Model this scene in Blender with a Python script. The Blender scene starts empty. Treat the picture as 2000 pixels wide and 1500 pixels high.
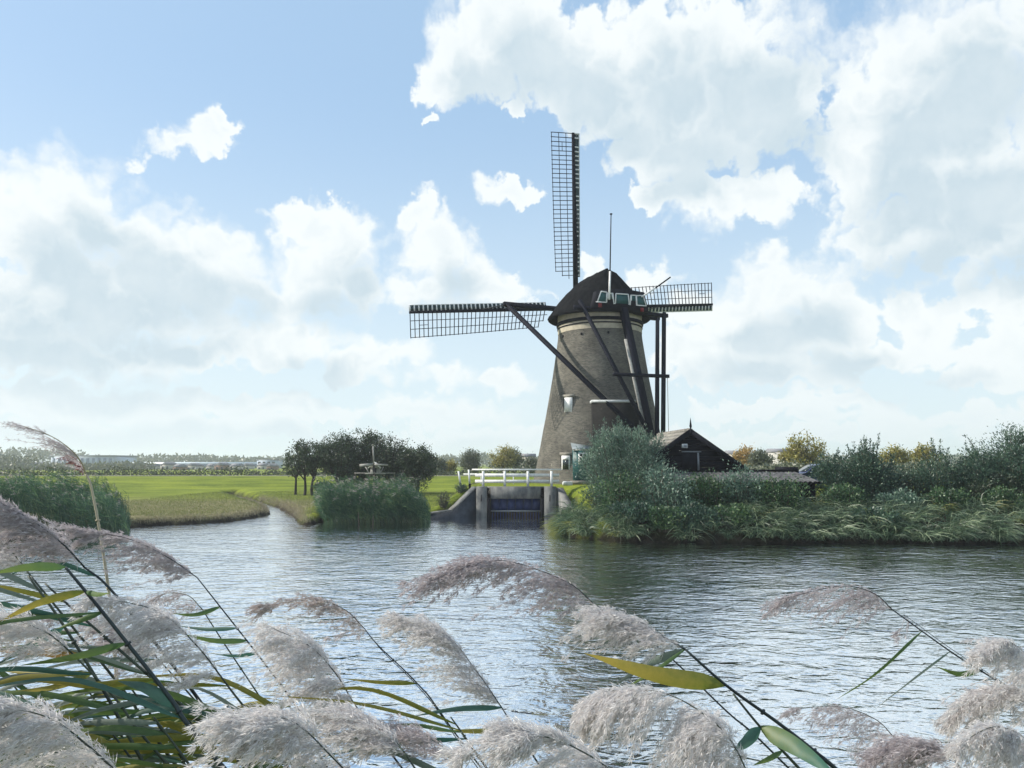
import bpy, math, random
import numpy as np
from mathutils import Vector

R_ = math.radians
scn = bpy.context.scene
col = scn.collection

# ------------------------------------------------------------------ camera
F = 1444.0                      # focal length in photo pixels (2000 px wide)
CAMH = 3.5
TH = math.atan(155 / F)
CT, ST = math.cos(TH), math.sin(TH)
cam_d = bpy.data.cameras.new('camera')
cam_d.sensor_width = 36.0
cam_d.lens = 36.0 * F / 2000.0
cam_d.clip_start = 0.05
cam_d.clip_end = 9000
cam = bpy.data.objects.new('camera', cam_d)
cam.location = (0, 0, CAMH)
cam.rotation_euler = (math.pi / 2 + TH, 0, 0)
col.objects.link(cam)
scn.camera = cam

# ------------------------------------------------------------------ sun / exposure
SUN_EL, SUN_AZ = R_(33), R_(-7)         # sun to the left, a little beyond the mill
SUN = Vector((-math.cos(SUN_EL) * math.cos(SUN_AZ), -math.cos(SUN_EL) * math.sin(SUN_AZ), math.sin(SUN_EL)))
sun_d = bpy.data.lights.new('sun', 'SUN')
sun_d.energy = 5.0
sun_d.angle = R_(0.6)
sun_d.color = (1.0, 0.93, 0.82)
sun = bpy.data.objects.new('sun', sun_d)
sun.rotation_euler = (-SUN).to_track_quat('-Z', 'Y').to_euler()
sun.location = (-40, -10, 40)
col.objects.link(sun)
scn.view_settings.view_transform = 'Standard'
scn.view_settings.look = 'None'
scn.view_settings.exposure = 0.34
scn.view_settings.gamma = 1.0
scn.view_settings.use_curve_mapping = False
scn.render.engine = 'CYCLES'
scn.cycles.use_denoising = True
scn.cycles.max_bounces = 7
scn.cycles.diffuse_bounces = 3
scn.cycles.glossy_bounces = 3
scn.cycles.transmission_bounces = 4
scn.cycles.volume_bounces = 1
scn.cycles.transparent_max_bounces = 8
scn.cycles.sample_clamp_indirect = 6.0


def ray(px, py):
    dx = (px - 1000) / F
    dy = (750 - py) / F
    return np.array([dx, CT - dy * ST, ST + dy * CT])


def atY(px, py, Y):
    r = ray(px, py)
    return np.array([0, 0, CAMH]) + r * (Y / r[1])


def atZ(px, py, Z=0.0):
    r = ray(px, py)
    return np.array([0, 0, CAMH]) + r * ((Z - CAMH) / r[2])


# ------------------------------------------------------------------ world: sky and clouds at infinity
def azel(px, py):
    r = ray(px, py)
    r = r / np.linalg.norm(r)
    return math.atan2(r[0], r[1]), math.asin(r[2])


CLOUDS = [  # photo pixel centre, radii, (direction only: clouds are at infinity)
    # left bank of cumulus
    (60, 450, 150, 90), (150, 400, 85, 88), (240, 470, 150, 95), (120, 560, 260, 110), (330, 520, 150, 95), (430, 470, 48, 45),
    (430, 540, 90, 80), (60, 620, 240, 70), (260, 610, 230, 60),
    (590, 450, 68, 60), (660, 480, 75, 70), (620, 540, 115, 80), (700, 560, 70, 60), (560, 590, 130, 40),
    (800, 425, 52, 55), (850, 490, 90, 75), (930, 520, 60, 48), (840, 560, 130, 55), (970, 570, 95, 30),
    (180, 690, 320, 48), (560, 680, 170, 60), (680, 720, 90, 45), (380, 690, 110, 40),
    (890, 740, 70, 30), (980, 745, 80, 28), (760, 700, 70, 30),
    (200, 785, 320, 34), (560, 800, 260, 30), (850, 810, 200, 28), (350, 850, 420, 30), (1000, 860, 400, 26),
    # small ones
    (400, 262, 62, 30), (330, 290, 55, 18), (258, 312, 20, 12), (430, 245, 40, 22),
    (1000, 362, 62, 30), (855, 250, 20, 14), (990, 215, 26, 18),
    # big right cloud
    (900, 90, 95, 85), (870, 150, 60, 60), (1000, 60, 150, 110), (1120, 130, 150, 110), (1190, 210, 120, 70), (1280, 110, 190, 130),
    (1330, 240, 180, 90), (1440, 120, 170, 120), (1500, 220, 150, 90), (1300, 300, 130, 60), (1370, 390, 100, 50), (1480, 380, 120, 40), (1260, 380, 50, 30),
    (1750, 200, 150, 120), (1850, 120, 190, 140), (1720, 320, 150, 110), (1880, 330, 200, 160), (1780, 440, 160, 70), (1950, 470, 160, 90), (1980, 60, 120, 90),
    # right lower cumulus
    (1510, 490, 36, 36), (1480, 540, 62, 60), (1470, 610, 90, 70), (1560, 580, 100, 70), (1430, 680, 170, 44), (1600, 650, 120, 50),
    (1790, 590, 42, 40), (1810, 640, 75, 50), (1720, 690, 150, 36), (1650, 600, 90, 50),
    (1960, 610, 80, 50), (1970, 690, 90, 40), (1930, 740, 110, 26), (1280, 545, 45, 32), (1150, 520, 40, 28), (1350, 600, 60, 50), (1340, 690, 80, 50),
    (1500, 740, 170, 28), (1450, 800, 120, 22), (1640, 780, 90, 20), (1580, 815, 80, 20), (1850, 815, 160, 26), (1600, 850, 400, 22),
]


def build_world():
    w = bpy.data.worlds.new('World')
    scn.world = w
    w.use_nodes = True
    nt = w.node_tree
    nt.nodes.clear()

    def tools(N, L):
        def put(sock, v):
            if isinstance(v, (int, float, tuple)):
                sock.default_value = v
            else:
                L.new(v, sock)

        def math_(op, a, b=None, c=None, clamp=False):
            n = N.new('ShaderNodeMath')
            n.operation = op
            n.use_clamp = clamp
            for i, v in enumerate((a, b, c)):
                if v is not None:
                    put(n.inputs[i], v)
            return n.outputs[0]

        def vm(op, a, b=None, c=None):
            n = N.new('ShaderNodeVectorMath')
            n.operation = op
            for i, v in enumerate((a, b, c)):
                if v is not None:
                    put(n.inputs[i], v)
            return n

        def noise(vec, scale, detail, rough):
            n = N.new('ShaderNodeTexNoise')
            n.noise_dimensions = '2D'
            n.inputs['Scale'].default_value = scale
            n.inputs['Detail'].default_value = detail
            n.inputs['Roughness'].default_value = rough
            L.new(vec, n.inputs['Vector'])
            return n

        def smooth(x, a, b):
            n = N.new('ShaderNodeMapRange')
            n.interpolation_type = 'SMOOTHSTEP'
            put(n.inputs['From Min'], a)
            put(n.inputs['From Max'], b)
            L.new(x, n.inputs['Value'])
            return n.outputs[0]

        def mixc(f, a, b, kind='RGBA'):
            n = N.new('ShaderNodeMix')
            n.data_type = kind
            i = (2, 3, 0) if kind == 'FLOAT' else (6, 7, 2)
            put(n.inputs[0], f)
            put(n.inputs[i[0]], a)
            put(n.inputs[i[1]], b)
            return n.outputs[i[2]]
        return math_, vm, noise, smooth, mixc

    def grp(name, blobs_):
        """1 - normalised distance to the nearest cloud core; three cores are handled per vector node"""
        g = bpy.data.node_groups.new(name, 'ShaderNodeTree')
        g.interface.new_socket('Vector', in_out='INPUT', socket_type='NodeSocketVector')
        g.interface.new_socket('Density', in_out='OUTPUT', socket_type='NodeSocketFloat')
        N, L = g.nodes, g.links
        gi = N.new('NodeGroupInput')
        go = N.new('NodeGroupOutput')
        math_, vm, noise, smooth, mixc = tools(N, L)
        v = gi.outputs[0]
        sep = N.new('ShaderNodeSeparateXYZ')
        L.new(v, sep.inputs[0])
        cx, cy = N.new('ShaderNodeCombineXYZ'), N.new('ShaderNodeCombineXYZ')
        for i in range(3):
            L.new(sep.outputs[0], cx.inputs[i])
            L.new(sep.outputs[1], cy.inputs[i])
        bl = list(blobs_)
        while len(bl) % 3:
            bl.append(bl[-1])
        cur = None
        for k in range(0, len(bl), 3):
            t = [(azel(px, py), F / rx, F / ry) for px, py, rx, ry in bl[k:k + 3]]
            dx = vm('MULTIPLY_ADD', cx.outputs[0], tuple(q[1] for q in t), tuple(-q[0][0] * q[1] for q in t)).outputs[0]
            dy = vm('MULTIPLY_ADD', cy.outputs[0], tuple(q[2] for q in t), tuple(-q[0][1] * q[2] for q in t)).outputs[0]
            q2 = vm('MULTIPLY_ADD', dx, dx, vm('MULTIPLY', dy, dy).outputs[0]).outputs[0]
            cur = q2 if cur is None else vm('MINIMUM', cur, q2).outputs[0]
        s3 = N.new('ShaderNodeSeparateXYZ')
        L.new(cur, s3.inputs[0])
        r3 = [math_('SQRT', s3.outputs[i]) for i in range(3)]
        mn = math_('SMOOTH_MIN', math_('SMOOTH_MIN', r3[0], r3[1], 0.3), r3[2], 0.3)
        d0 = math_('MAXIMUM', math_('SUBTRACT', 1.08, mn), -1.2)
        # the same kind of broken cumulus all round, outside the part of the sky the clouds above cover
        m1 = math_('MULTIPLY_ADD', math_('ABSOLUTE', sep.outputs[0]), 6.0, -4.2, clamp=True)
        m2 = math_('MULTIPLY_ADD', sep.outputs[1], 6.0, -3.9, clamp=True)
        gn = noise(vm('MULTIPLY', v, (1.0, 1.7, 1.0)).outputs[0], 2.6, 1.0, 0.5)
        dg = math_('MINIMUM', math_('MULTIPLY_ADD', gn.outputs[0], 5.0, -2.45), 0.8)
        L.new(mixc(math_('MAXIMUM', m1, m2), d0, dg, 'FLOAT'), go.inputs[0])
        return g
    g = grp('cloud_field', CLOUDS)
    g2 = grp('cloud_field_coarse', [c for c in CLOUDS if c[2] * c[3] > 5200])
    N, L = nt.nodes, nt.links
    math_, vm, noise, smooth, mixc = tools(N, L)
    tc = N.new('ShaderNodeTexCoord')
    sep = N.new('ShaderNodeSeparateXYZ')
    L.new(tc.outputs['Generated'], sep.inputs[0])
    az = math_('ARCTAN2', sep.outputs[0], sep.outputs[1])
    el = math_('ARCSINE', sep.outputs[2])
    comb = N.new('ShaderNodeCombineXYZ')
    L.new(az, comb.inputs[0])
    L.new(el, comb.inputs[1])
    v = comb.outputs[0]

    def blobs(vec, g):
        n = N.new('ShaderNodeGroup')
        n.node_tree = g
        L.new(vec, n.inputs[0])
        return n.outputs[0]
    # turbulence that breaks up the outlines, coarse to fine
    w1 = vm('SUBTRACT', noise(v, 8.0, 2.0, 0.5).outputs['Color'], (0.5, 0.5, 0.5)).outputs[0]
    vw = vm('MULTIPLY_ADD', w1, (0.07, 0.06, 0.0), v).outputs[0]
    w2 = vm('SUBTRACT', noise(v, 30.0, 4.0, 0.58).outputs['Color'], (0.5, 0.5, 0.5)).outputs[0]
    vf = vm('MULTIPLY_ADD', w2, (0.046, 0.046, 0.0), vw).outputs[0]
    vb = N.new('ShaderNodeTexVoronoi')
    vb.voronoi_dimensions = '2D'
    vb.feature = 'F1'
    vb.inputs['Scale'].default_value = 26.0
    vb.inputs['Detail'].default_value = 1.5
    vb.inputs['Roughness'].default_value = 0.5
    L.new(vf, vb.inputs['Vector'])
    bil = math_('MULTIPLY_ADD', vb.outputs['Distance'], -0.45, 0.22)
    fb = noise(v, 11.0, 7.0, 0.58).outputs[0]
    det = math_('ADD', bil, math_('MULTIPLY_ADD', fb, 1.1, -0.55))
    d = math_('ADD', blobs(vf, g), det)
    # how much cloud lies between here and the sun
    ds = math_('ADD', blobs(vm('ADD', vw, (-0.026, 0.042, 0.0)).outputs[0], g2), math_('MULTIPLY', det, 0.55))
    soft = smooth(noise(v, 3.1, 1.0, 0.5).outputs[0], 0.46, 0.68)          # crisp tops here, ragged veils there
    alpha = smooth(d, math_('MULTIPLY_ADD', soft, -0.25, -0.03), math_('MULTIPLY_ADD', soft, 0.36, 0.25))
    shade = math_('MULTIPLY_ADD', smooth(ds, 0.05, 0.85), 0.95, math_('MULTIPLY', smooth(d, 0.35, 1.2), 0.25), clamp=True)
    shade = math_('MULTIPLY', shade, math_('MULTIPLY_ADD', fb, -1.0, 1.45, clamp=True))
    sky = N.new('ShaderNodeTexSky')
    sky.sky_type = 'NISHITA'
    sky.sun_disc = False
    sky.sun_elevation = SUN_EL
    sky.sun_rotation = R_(-90) - SUN_AZ
    sky.altitude = 0
    sky.air_density = 1.0
    sky.dust_density = 1.2
    sky.ozone_density = 1.6
    sc = vm('SCALE', sky.outputs[0])
    sc.inputs['Scale'].default_value = 0.13
    # thin milky veil, thicker towards the horizon
    hz = smooth(el, 0.50, 0.02)
    veil = math_('MULTIPLY_ADD', hz, 0.22, 0.70)
    blue = mixc(veil, sc.outputs[0], mixc(hz, (0.375, 0.555, 0.76, 1), (0.62, 0.73, 0.78, 1)))
    cloud = mixc(shade, (0.765, 0.805, 0.81, 1), (0.49, 0.59, 0.65, 1))
    # distant clouds low down fade into the haze
    cl2 = mixc(math_('MULTIPLY', smooth(el, 0.16, 0.0), 0.8), cloud, (0.64, 0.72, 0.76, 1))
    fin = mixc(math_('MULTIPLY', alpha, 0.97), blue, cl2)
    bg = N.new('ShaderNodeBackground')
    L.new(fin, bg.inputs[0])
    bg.inputs[1].default_value = 1.0
    out = N.new('ShaderNodeOutputWorld')
    L.new(bg.outputs[0], out.inputs[0])
    w.cycles.sampling_method = 'NONE'


build_world()

# ------------------------------------------------------------------ helpers
rng = np.random.default_rng(7)


def nrm(v):
    v = np.asarray(v, float)
    return v / (np.linalg.norm(v, axis=-1, keepdims=True) + 1e-12)


MATS = {}


def M(name, c, c2=None, rough=0.8, scale=6.0, spec=0.3, bump=0.0, bscale=None, stretch=(1, 1, 1), metal=0.0, island=False, detail=5.0):
    """principled, colour varying between c and c2 by noise (or per island)"""
    m = bpy.data.materials.new(name)
    m.use_nodes = True
    nt = m.node_tree
    b = nt.nodes['Principled BSDF']
    b.inputs['Roughness'].default_value = rough
    b.inputs['Specular IOR Level'].default_value = spec
    b.inputs['Metallic'].default_value = metal
    c2 = c2 or tuple(x * 0.7 for x in c)
    tc = nt.nodes.new('ShaderNodeTexCoord')
    mp = nt.nodes.new('ShaderNodeMapping')
    mp.inputs['Scale'].default_value = stretch
    nt.links.new(tc.outputs['Object'], mp.inputs[0])
    no = nt.nodes.new('ShaderNodeTexNoise')
    no.inputs['Scale'].default_value = scale
    no.inputs['Detail'].default_value = detail
    no.inputs['Roughness'].default_value = 0.65
    nt.links.new(mp.outputs[0], no.inputs['Vector'])
    rp = nt.nodes.new('ShaderNodeValToRGB')
    rp.color_ramp.elements[0].position = 0.35
    rp.color_ramp.elements[1].position = 0.65
    rp.color_ramp.elements[0].color = (*c2, 1)
    rp.color_ramp.elements[1].color = (*c, 1)
    if island:
        g = nt.nodes.new('ShaderNodeNewGeometry')
        rp.color_ramp.elements[0].position = 0.0
        rp.color_ramp.elements[1].position = 1.0
        nt.links.new(g.outputs['Random Per Island'], rp.inputs[0])
    else:
        nt.links.new(no.outputs[0], rp.inputs[0])
    nt.links.new(rp.outputs[0], b.inputs['Base Color'])
    if bump:
        n2 = nt.nodes.new('ShaderNodeTexNoise')
        n2.inputs['Scale'].default_value = bscale or scale * 4
        n2.inputs['Detail'].default_value = 4
        nt.links.new(mp.outputs[0], n2.inputs['Vector'])
        bp = nt.nodes.new('ShaderNodeBump')
        bp.inputs['Distance'].default_value = bump
        nt.links.new(n2.outputs[0], bp.inputs['Height'])
        nt.links.new(bp.outputs[0], b.inputs['Normal'])
    MATS[name] = m
    return m


def LEAF(name, cols, trans=0.4, gloss=0.06, rough=0.5):
    """foliage: diffuse + translucent + a little gloss, colour varies leaf by leaf and in patches"""
    m = bpy.data.materials.new(name)
    m.use_nodes = True
    nt = m.node_tree
    nt.nodes.clear()
    N, L = nt.nodes, nt.links
    g = N.new('ShaderNodeNewGeometry')
    tc = N.new('ShaderNodeTexCoord')
    no = N.new('ShaderNodeTexNoise')
    no.inputs['Scale'].default_value = 0.9
    no.inputs['Detail'].default_value = 3
    L.new(tc.outputs['Object'], no.inputs['Vector'])
    ad = N.new('ShaderNodeMath')
    ad.operation = 'MULTIPLY_ADD'
    L.new(g.outputs['Random Per Island'], ad.inputs[0])
    ad.inputs[1].default_value = 0.6
    sb = N.new('ShaderNodeMath')
    sb.operation = 'MULTIPLY_ADD'
    L.new(no.outputs[0], sb.inputs[0])
    sb.inputs[1].default_value = 1.2
    sb.inputs[2].default_value = -0.4
    L.new(sb.outputs[0], ad.inputs[2])
    rp = N.new('ShaderNodeValToRGB')
    el = rp.color_ramp.elements
    while len(el) < len(cols):
        el.new(0.5)
    for i, c in enumerate(cols):
        el[i].position = i / (len(cols) - 1)
        el[i].color = (*c, 1)
    L.new(ad.outputs[0], rp.inputs[0])
    df = N.new('ShaderNodeBsdfDiffuse')
    tr = N.new('ShaderNodeBsdfTranslucent')
    gl = N.new('ShaderNodeBsdfGlossy')
    gl.inputs['Roughness'].default_value = rough
    L.new(rp.outputs[0], df.inputs[0])
    L.new(rp.outputs[0], tr.inputs[0])
    m1 = N.new('ShaderNodeMixShader')
    m1.inputs[0].default_value = trans
    L.new(df.outputs[0], m1.inputs[1])
    L.new(tr.outputs[0], m1.inputs[2])
    m2 = N.new('ShaderNodeMixShader')
    m2.inputs[0].default_value = gloss
    L.new(m1.outputs[0], m2.inputs[1])
    L.new(gl.outputs[0], m2.inputs[2])
    o = N.new('ShaderNodeOutputMaterial')
    L.new(m2.outputs[0], o.inputs[0])
    MATS[name] = m
    return m


def tag(o, label=None, cat=None, group=None, kind=None):
    if label:
        o['label'] = label
    if cat:
        o['category'] = cat
    if group:
        o['group'] = group
    if kind:
        o['kind'] = kind
    return o


def empty(name, loc):
    o = bpy.data.objects.new(name, None)
    o.empty_display_size = 0.2
    o.location = tuple(float(x) for x in loc)
    col.objects.link(o)
    return o


def origin_of(p):
    v = np.zeros(3)
    while p is not None:
        v += np.array(p.location)
        p = p.parent
    return v


def mesh_np(name, V, faces, mat, parent=None, smooth=False, loc=None):
    """V world coords (n,3); faces: list of arrays (m,k) of equal k per array"""
    V = np.asarray(V, float)
    org = origin_of(parent)
    if loc is not None:
        o_l = np.asarray(loc, float) - org
    else:
        o_l = np.zeros(3)
    V = V - org - o_l
    me = bpy.data.meshes.new(name)
    faces = [np.asarray(f, np.int32) for f in faces if len(f)]
    nl = sum(f.size for f in faces)
    npoly = sum(len(f) for f in faces)
    me.vertices.add(len(V))
    me.vertices.foreach_set('co', V.astype(np.float32).ravel())
    me.loops.add(nl)
    me.loops.foreach_set('vertex_index', np.concatenate([f.ravel() for f in faces]))
    me.polygons.add(npoly)
    st, tot, k = [], [], 0
    for f in faces:
        st.append(k + np.arange(len(f)) * f.shape[1])
        tot.append(np.full(len(f), f.shape[1]))
        k += f.size
    me.polygons.foreach_set('loop_start', np.concatenate(st).astype(np.int32))
    me.polygons.foreach_set('loop_total', np.concatenate(tot).astype(np.int32))
    if smooth:
        me.polygons.foreach_set('use_smooth', np.ones(npoly, bool))
    me.update()
    me.validate()
    me.materials.append(MATS[mat])
    o = bpy.data.objects.new(name, me)
    o.location = tuple(float(x) for x in o_l)
    col.objects.link(o)
    if parent is not None:
        o.parent = parent
    return o


class MB:
    def __init__(s):
        s.v = []
        s.f = {}
        s.n = 0

    def add(s, V, Fs):
        V = np.asarray(V, float)
        for f in Fs:
            f = tuple(int(i) + s.n for i in f)
            s.f.setdefault(len(f), []).append(f)
        s.v.append(V)
        s.n += len(V)
        return s

    def box8(s, c):
        return s.add(c, [(0, 3, 2, 1), (4, 5, 6, 7), (0, 1, 5, 4), (1, 2, 6, 5), (2, 3, 7, 6), (3, 0, 4, 7)])

    def box(s, c, size, X=(1, 0, 0), Y=(0, 1, 0), Z=(0, 0, 1)):
        c = np.asarray(c, float)
        X, Y, Z = (nrm(a) * d / 2 for a, d in zip((X, Y, Z), size))
        return s.box8([c - X - Y - Z, c + X - Y - Z, c + X + Y - Z, c - X + Y - Z, c - X - Y + Z, c + X - Y + Z, c + X + Y + Z, c - X + Y + Z])

    def beam(s, p0, p1, w, h, up=(0, 0, 1), w1=None, h1=None):
        p0, p1 = np.asarray(p0, float), np.asarray(p1, float)
        d = nrm(p1 - p0)
        sd = np.cross(d, up)
        if np.linalg.norm(sd) < 1e-4:
            sd = np.cross(d, (1, 0, 0))
        sd = nrm(sd)
        u = np.cross(sd, d)
        w1, h1 = w1 or w, h1 or h
        a = [p0 - sd * w / 2 - u * h / 2, p0 + sd * w / 2 - u * h / 2, p0 + sd * w / 2 + u * h / 2, p0 - sd * w / 2 + u * h / 2]
        b = [p1 - sd * w1 / 2 - u * h1 / 2, p1 + sd * w1 / 2 - u * h1 / 2, p1 + sd * w1 / 2 + u * h1 / 2, p1 - sd * w1 / 2 + u * h1 / 2]
        return s.box8(a + b)

    def tube(s, pts, rad, n=6, cap=True):
        pts = np.asarray(pts, float)
        m = len(pts)
        rad = np.broadcast_to(np.asarray(rad, float), (m,))
        t = nrm(np.gradient(pts, axis=0))
        ref = np.array([0.31, 0.95, 0.05]) if abs(t[0][1]) < 0.8 else np.array([1.0, 0.1, 0])
        sd = nrm(np.cross(t, ref))
        u = np.cross(sd, t)
        a = np.arange(n) * 2 * math.pi / n
        V = pts[:, None] + rad[:, None, None] * (np.cos(a)[None, :, None] * sd[:, None] + np.sin(a)[None, :, None] * u[:, None])
        V = V.reshape(-1, 3)
        Fs = []
        for i in range(m - 1):
            for j in range(n):
                k = (j + 1) % n
                Fs.append((i * n + j, i * n + k, (i + 1) * n + k, (i + 1) * n + j))
        if cap:
            Fs.append(tuple(range(n - 1, -1, -1)))
            Fs.append(tuple((m - 1) * n + j for j in range(n)))
        return s.add(V, Fs)

    def poly_prism(s, pts, d):
        """extrude planar polygon (list of 3d pts) by vector d"""
        pts = np.asarray(pts, float)
        n = len(pts)
        V = np.concatenate([pts, pts + np.asarray(d, float)])
        Fs = [tuple(range(n - 1, -1, -1)), tuple(range(n, 2 * n))]
        for i in range(n):
            j = (i + 1) % n
            Fs.append((i, j, n + j, n + i))
        return s.add(V, Fs)

    def build(s, name, mat, parent=None, smooth=False, loc=None):
        return mesh_np(name, np.concatenate(s.v), [np.array(v) for v in s.f.values()], mat, parent, smooth, loc)


def rand_dirs(n, r=rng):
    return nrm(r.normal(size=(n, 3)))


def leaf_quads(P, U, L, W, r=rng):
    """rhombus leaves at P, axis U, lengths L, widths W"""
    n = len(P)
    U = nrm(U)
    S = nrm(np.cross(U, rand_dirs(n, r)))
    L = np.broadcast_to(L, (n,))[:, None]
    W = np.broadcast_to(W, (n,))[:, None]
    V = np.stack([P, P + U * L * 0.45 + S * W / 2, P + U * L, P + U * L * 0.45 - S * W / 2], 1).reshape(-1, 3)
    return V, np.arange(4 * n).reshape(n, 4)


def blades(P, D0, D1, L, W, k=4, r=rng, face=None):
    """curved tapering strips: start P, start dir D0 bending to D1"""
    n = len(P)
    L = np.broadcast_to(L, (n,))
    W = np.broadcast_to(W, (n,))
    pts = [P]
    dirs = []
    for j in range(k):
        a = (j + 0.5) / k
        d = nrm(D0 * (1 - a) + D1 * a)
        dirs.append(d)
        pts.append(pts[-1] + d * (L / k)[:, None])
    if face is None:
        S = nrm(np.cross(nrm(D0 + D1), rand_dirs(n, r)))
    else:
        S = nrm(np.cross(nrm(D0 + D1), face))
    V = []
    for j, p in enumerate(pts):
        a = j / k
        w = (W * (0.55 + 0.9 * a if a < 0.35 else max(0.0, 1.0 - ((a - 0.35) / 0.65) ** 1.6) * 0.87))[:, None]
        if j == k:
            V.append(p)
        else:
            V.append(p - S * w / 2)
            V.append(p + S * w / 2)
    V = np.stack(V, 1)                       # n, 2k+1, 3
    base = (np.arange(n) * (2 * k + 1))[:, None]
    Q = []
    for j in range(k - 1):
        Q.append(base + np.array([2 * j, 2 * j + 1, 2 * j + 3, 2 * j + 2]))
    T = base + np.array([2 * k - 2, 2 * k - 1, 2 * k])
    return V.reshape(-1, 3), np.concatenate(Q) if Q else np.zeros((0, 4), int), T


def join(parts):
    """parts: list of (V, [faces...]) -> V, faces grouped by size"""
    Vs, fs, n = [], {}, 0
    for V, FF in parts:
        for f in FF:
            if len(f):
                f = np.asarray(f)
                fs.setdefault(f.shape[1], []).append(f + n)
        Vs.append(V)
        n += len(V)
    return np.concatenate(Vs), [np.concatenate(x) for x in fs.values()]


# ------------------------------------------------------------------ materials
M('wood_dark', (0.012, 0.013, 0.018), (0.006, 0.006, 0.010), 0.8, 5, 0.08, stretch=(1, 1, 0.2))
M('spar', (0.008, 0.009, 0.018), (0.004, 0.005, 0.010), 0.7, 4, 0.08)
M('white_paint', (0.80, 0.80, 0.78), (0.62, 0.63, 0.62), 0.5, 7)
M('white_soft', (0.74, 0.76, 0.76), (0.52, 0.55, 0.56), 0.6, 3)
M('sailboard', (0.020, 0.050, 0.055), (0.012, 0.026, 0.034), 0.5, 3)
M('teal', (0.020, 0.095, 0.095), (0.014, 0.060, 0.064), 0.45, 4)
M('thatch', (0.016, 0.016, 0.017), (0.005, 0.0055, 0.007), 0.95, 3.0, 0.03, 0.05, 26, (1, 1, 0.35))
M('tan_band', (0.46, 0.41, 0.31), (0.32, 0.29, 0.23), 0.8, 3)
M('lintel', (0.25, 0.235, 0.20), (0.17, 0.16, 0.14), 0.9, 6)
M('coping', (0.58, 0.60, 0.60), (0.40, 0.42, 0.42), 0.7, 4)
M('lead', (0.22, 0.26, 0.28), (0.15, 0.18, 0.20), 0.5, 3)
M('red_paint', (0.20, 0.015, 0.02), (0.12, 0.01, 0.012), 0.5)
M('glass', (0.02, 0.028, 0.03), (0.012, 0.016, 0.018), 0.06, 1, 0.6)
M('blind', (0.72, 0.72, 0.70), (0.60, 0.61, 0.60), 0.6, 2)
M('concrete', (0.22, 0.22, 0.21), (0.075, 0.08, 0.085), 0.9, 2.2, 0.2, 0.01, 20, (1, 1, 0.45), detail=9)
M('concrete_wet_shaded', (0.055, 0.065, 0.085), (0.025, 0.03, 0.042), 0.7, 2.5, 0.3, 0.01, 20, detail=8)  # wet wall tone, with the shade on the wing wall coloured in
M('gate_blue', (0.014, 0.028, 0.100), (0.010, 0.019, 0.065), 0.5, 2)
M('plank_dark', (0.011, 0.011, 0.015), (0.005, 0.005, 0.008), 0.9, 4, 0.06, stretch=(0.3, 0.3, 3))
M('rooftile', (0.30, 0.285, 0.25), (0.15, 0.145, 0.135), 0.9, 4, 0.2, 0.01, 22)
M('pantile', (0.12, 0.12, 0.125), (0.035, 0.036, 0.040), 0.85, 3, 0.2)
M('bark', (0.045, 0.038, 0.032), (0.020, 0.018, 0.016), 0.95, 9)
M('twig', (0.10, 0.085, 0.06), (0.05, 0.045, 0.035), 0.9, 9)
M('terracotta', (0.36, 0.14, 0.08), (0.26, 0.10, 0.06), 0.85, 9)
M('metal_grey', (0.25, 0.27, 0.30), (0.18, 0.20, 0.22), 0.4, 3, metal=0.2)
M('car_paint', (0.030, 0.045, 0.14), (0.026, 0.040, 0.12), 0.25, 1, 0.6)
M('rubber', (0.012, 0.012, 0.013), (0.008, 0.008, 0.009), 0.9)
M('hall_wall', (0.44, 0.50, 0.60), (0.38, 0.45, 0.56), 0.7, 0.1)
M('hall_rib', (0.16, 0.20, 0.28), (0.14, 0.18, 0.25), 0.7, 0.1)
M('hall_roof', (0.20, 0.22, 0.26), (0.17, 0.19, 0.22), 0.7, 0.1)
M('house_white', (0.55, 0.53, 0.50), (0.45, 0.44, 0.42), 0.8, 0.5)
M('house_brick', (0.28, 0.17, 0.13), (0.22, 0.14, 0.11), 0.8, 0.5)
M('house_roof', (0.22, 0.22, 0.24), (0.16, 0.16, 0.18), 0.8, 0.5)
M('glasshouse', (0.72, 0.76, 0.78), (0.60, 0.66, 0.70), 0.3, 0.2, 0.5)
M('path', (0.42, 0.40, 0.33), (0.32, 0.31, 0.25), 0.9, 1.2)
M('mud', (0.030, 0.024, 0.020), (0.012, 0.010, 0.009), 0.85, 4, 0.3, 0.05, 10)
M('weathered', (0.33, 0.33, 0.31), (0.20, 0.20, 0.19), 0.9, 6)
M('rope', (0.10, 0.10, 0.10), (0.07, 0.07, 0.07), 0.9)
M('straw_stem', (0.50, 0.44, 0.32), (0.38, 0.33, 0.24), 0.6, 12, stretch=(1, 1, .2))
M('reed_stem', (0.060, 0.080, 0.050), (0.035, 0.045, 0.040), 0.5, 14, 0.4)
M('reed_stem_dark', (0.030, 0.045, 0.045), (0.020, 0.026, 0.032), 0.5, 14, 0.4)
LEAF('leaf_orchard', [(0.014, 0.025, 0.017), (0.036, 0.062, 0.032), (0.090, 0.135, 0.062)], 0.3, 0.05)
LEAF('leaf_willow', [(0.016, 0.050, 0.036), (0.068, 0.140, 0.095), (0.25, 0.36, 0.26)], 0.3, 0.07)
LEAF('leaf_shrub', [(0.009, 0.030, 0.022), (0.030, 0.080, 0.050), (0.11, 0.19, 0.105)], 0.28, 0.06)
LEAF('leaf_nettle', [(0.010, 0.035, 0.015), (0.034, 0.090, 0.034), (0.13, 0.21, 0.065)], 0.3, 0.05)
LEAF('leaf_yellow', [(0.15, 0.13, 0.025), (0.27, 0.24, 0.05), (0.36, 0.34, 0.09)], 0.35)
LEAF('leaf_orange', [(0.28, 0.15, 0.04), (0.40, 0.26, 0.07), (0.20, 0.20, 0.08)], 0.35)
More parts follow.
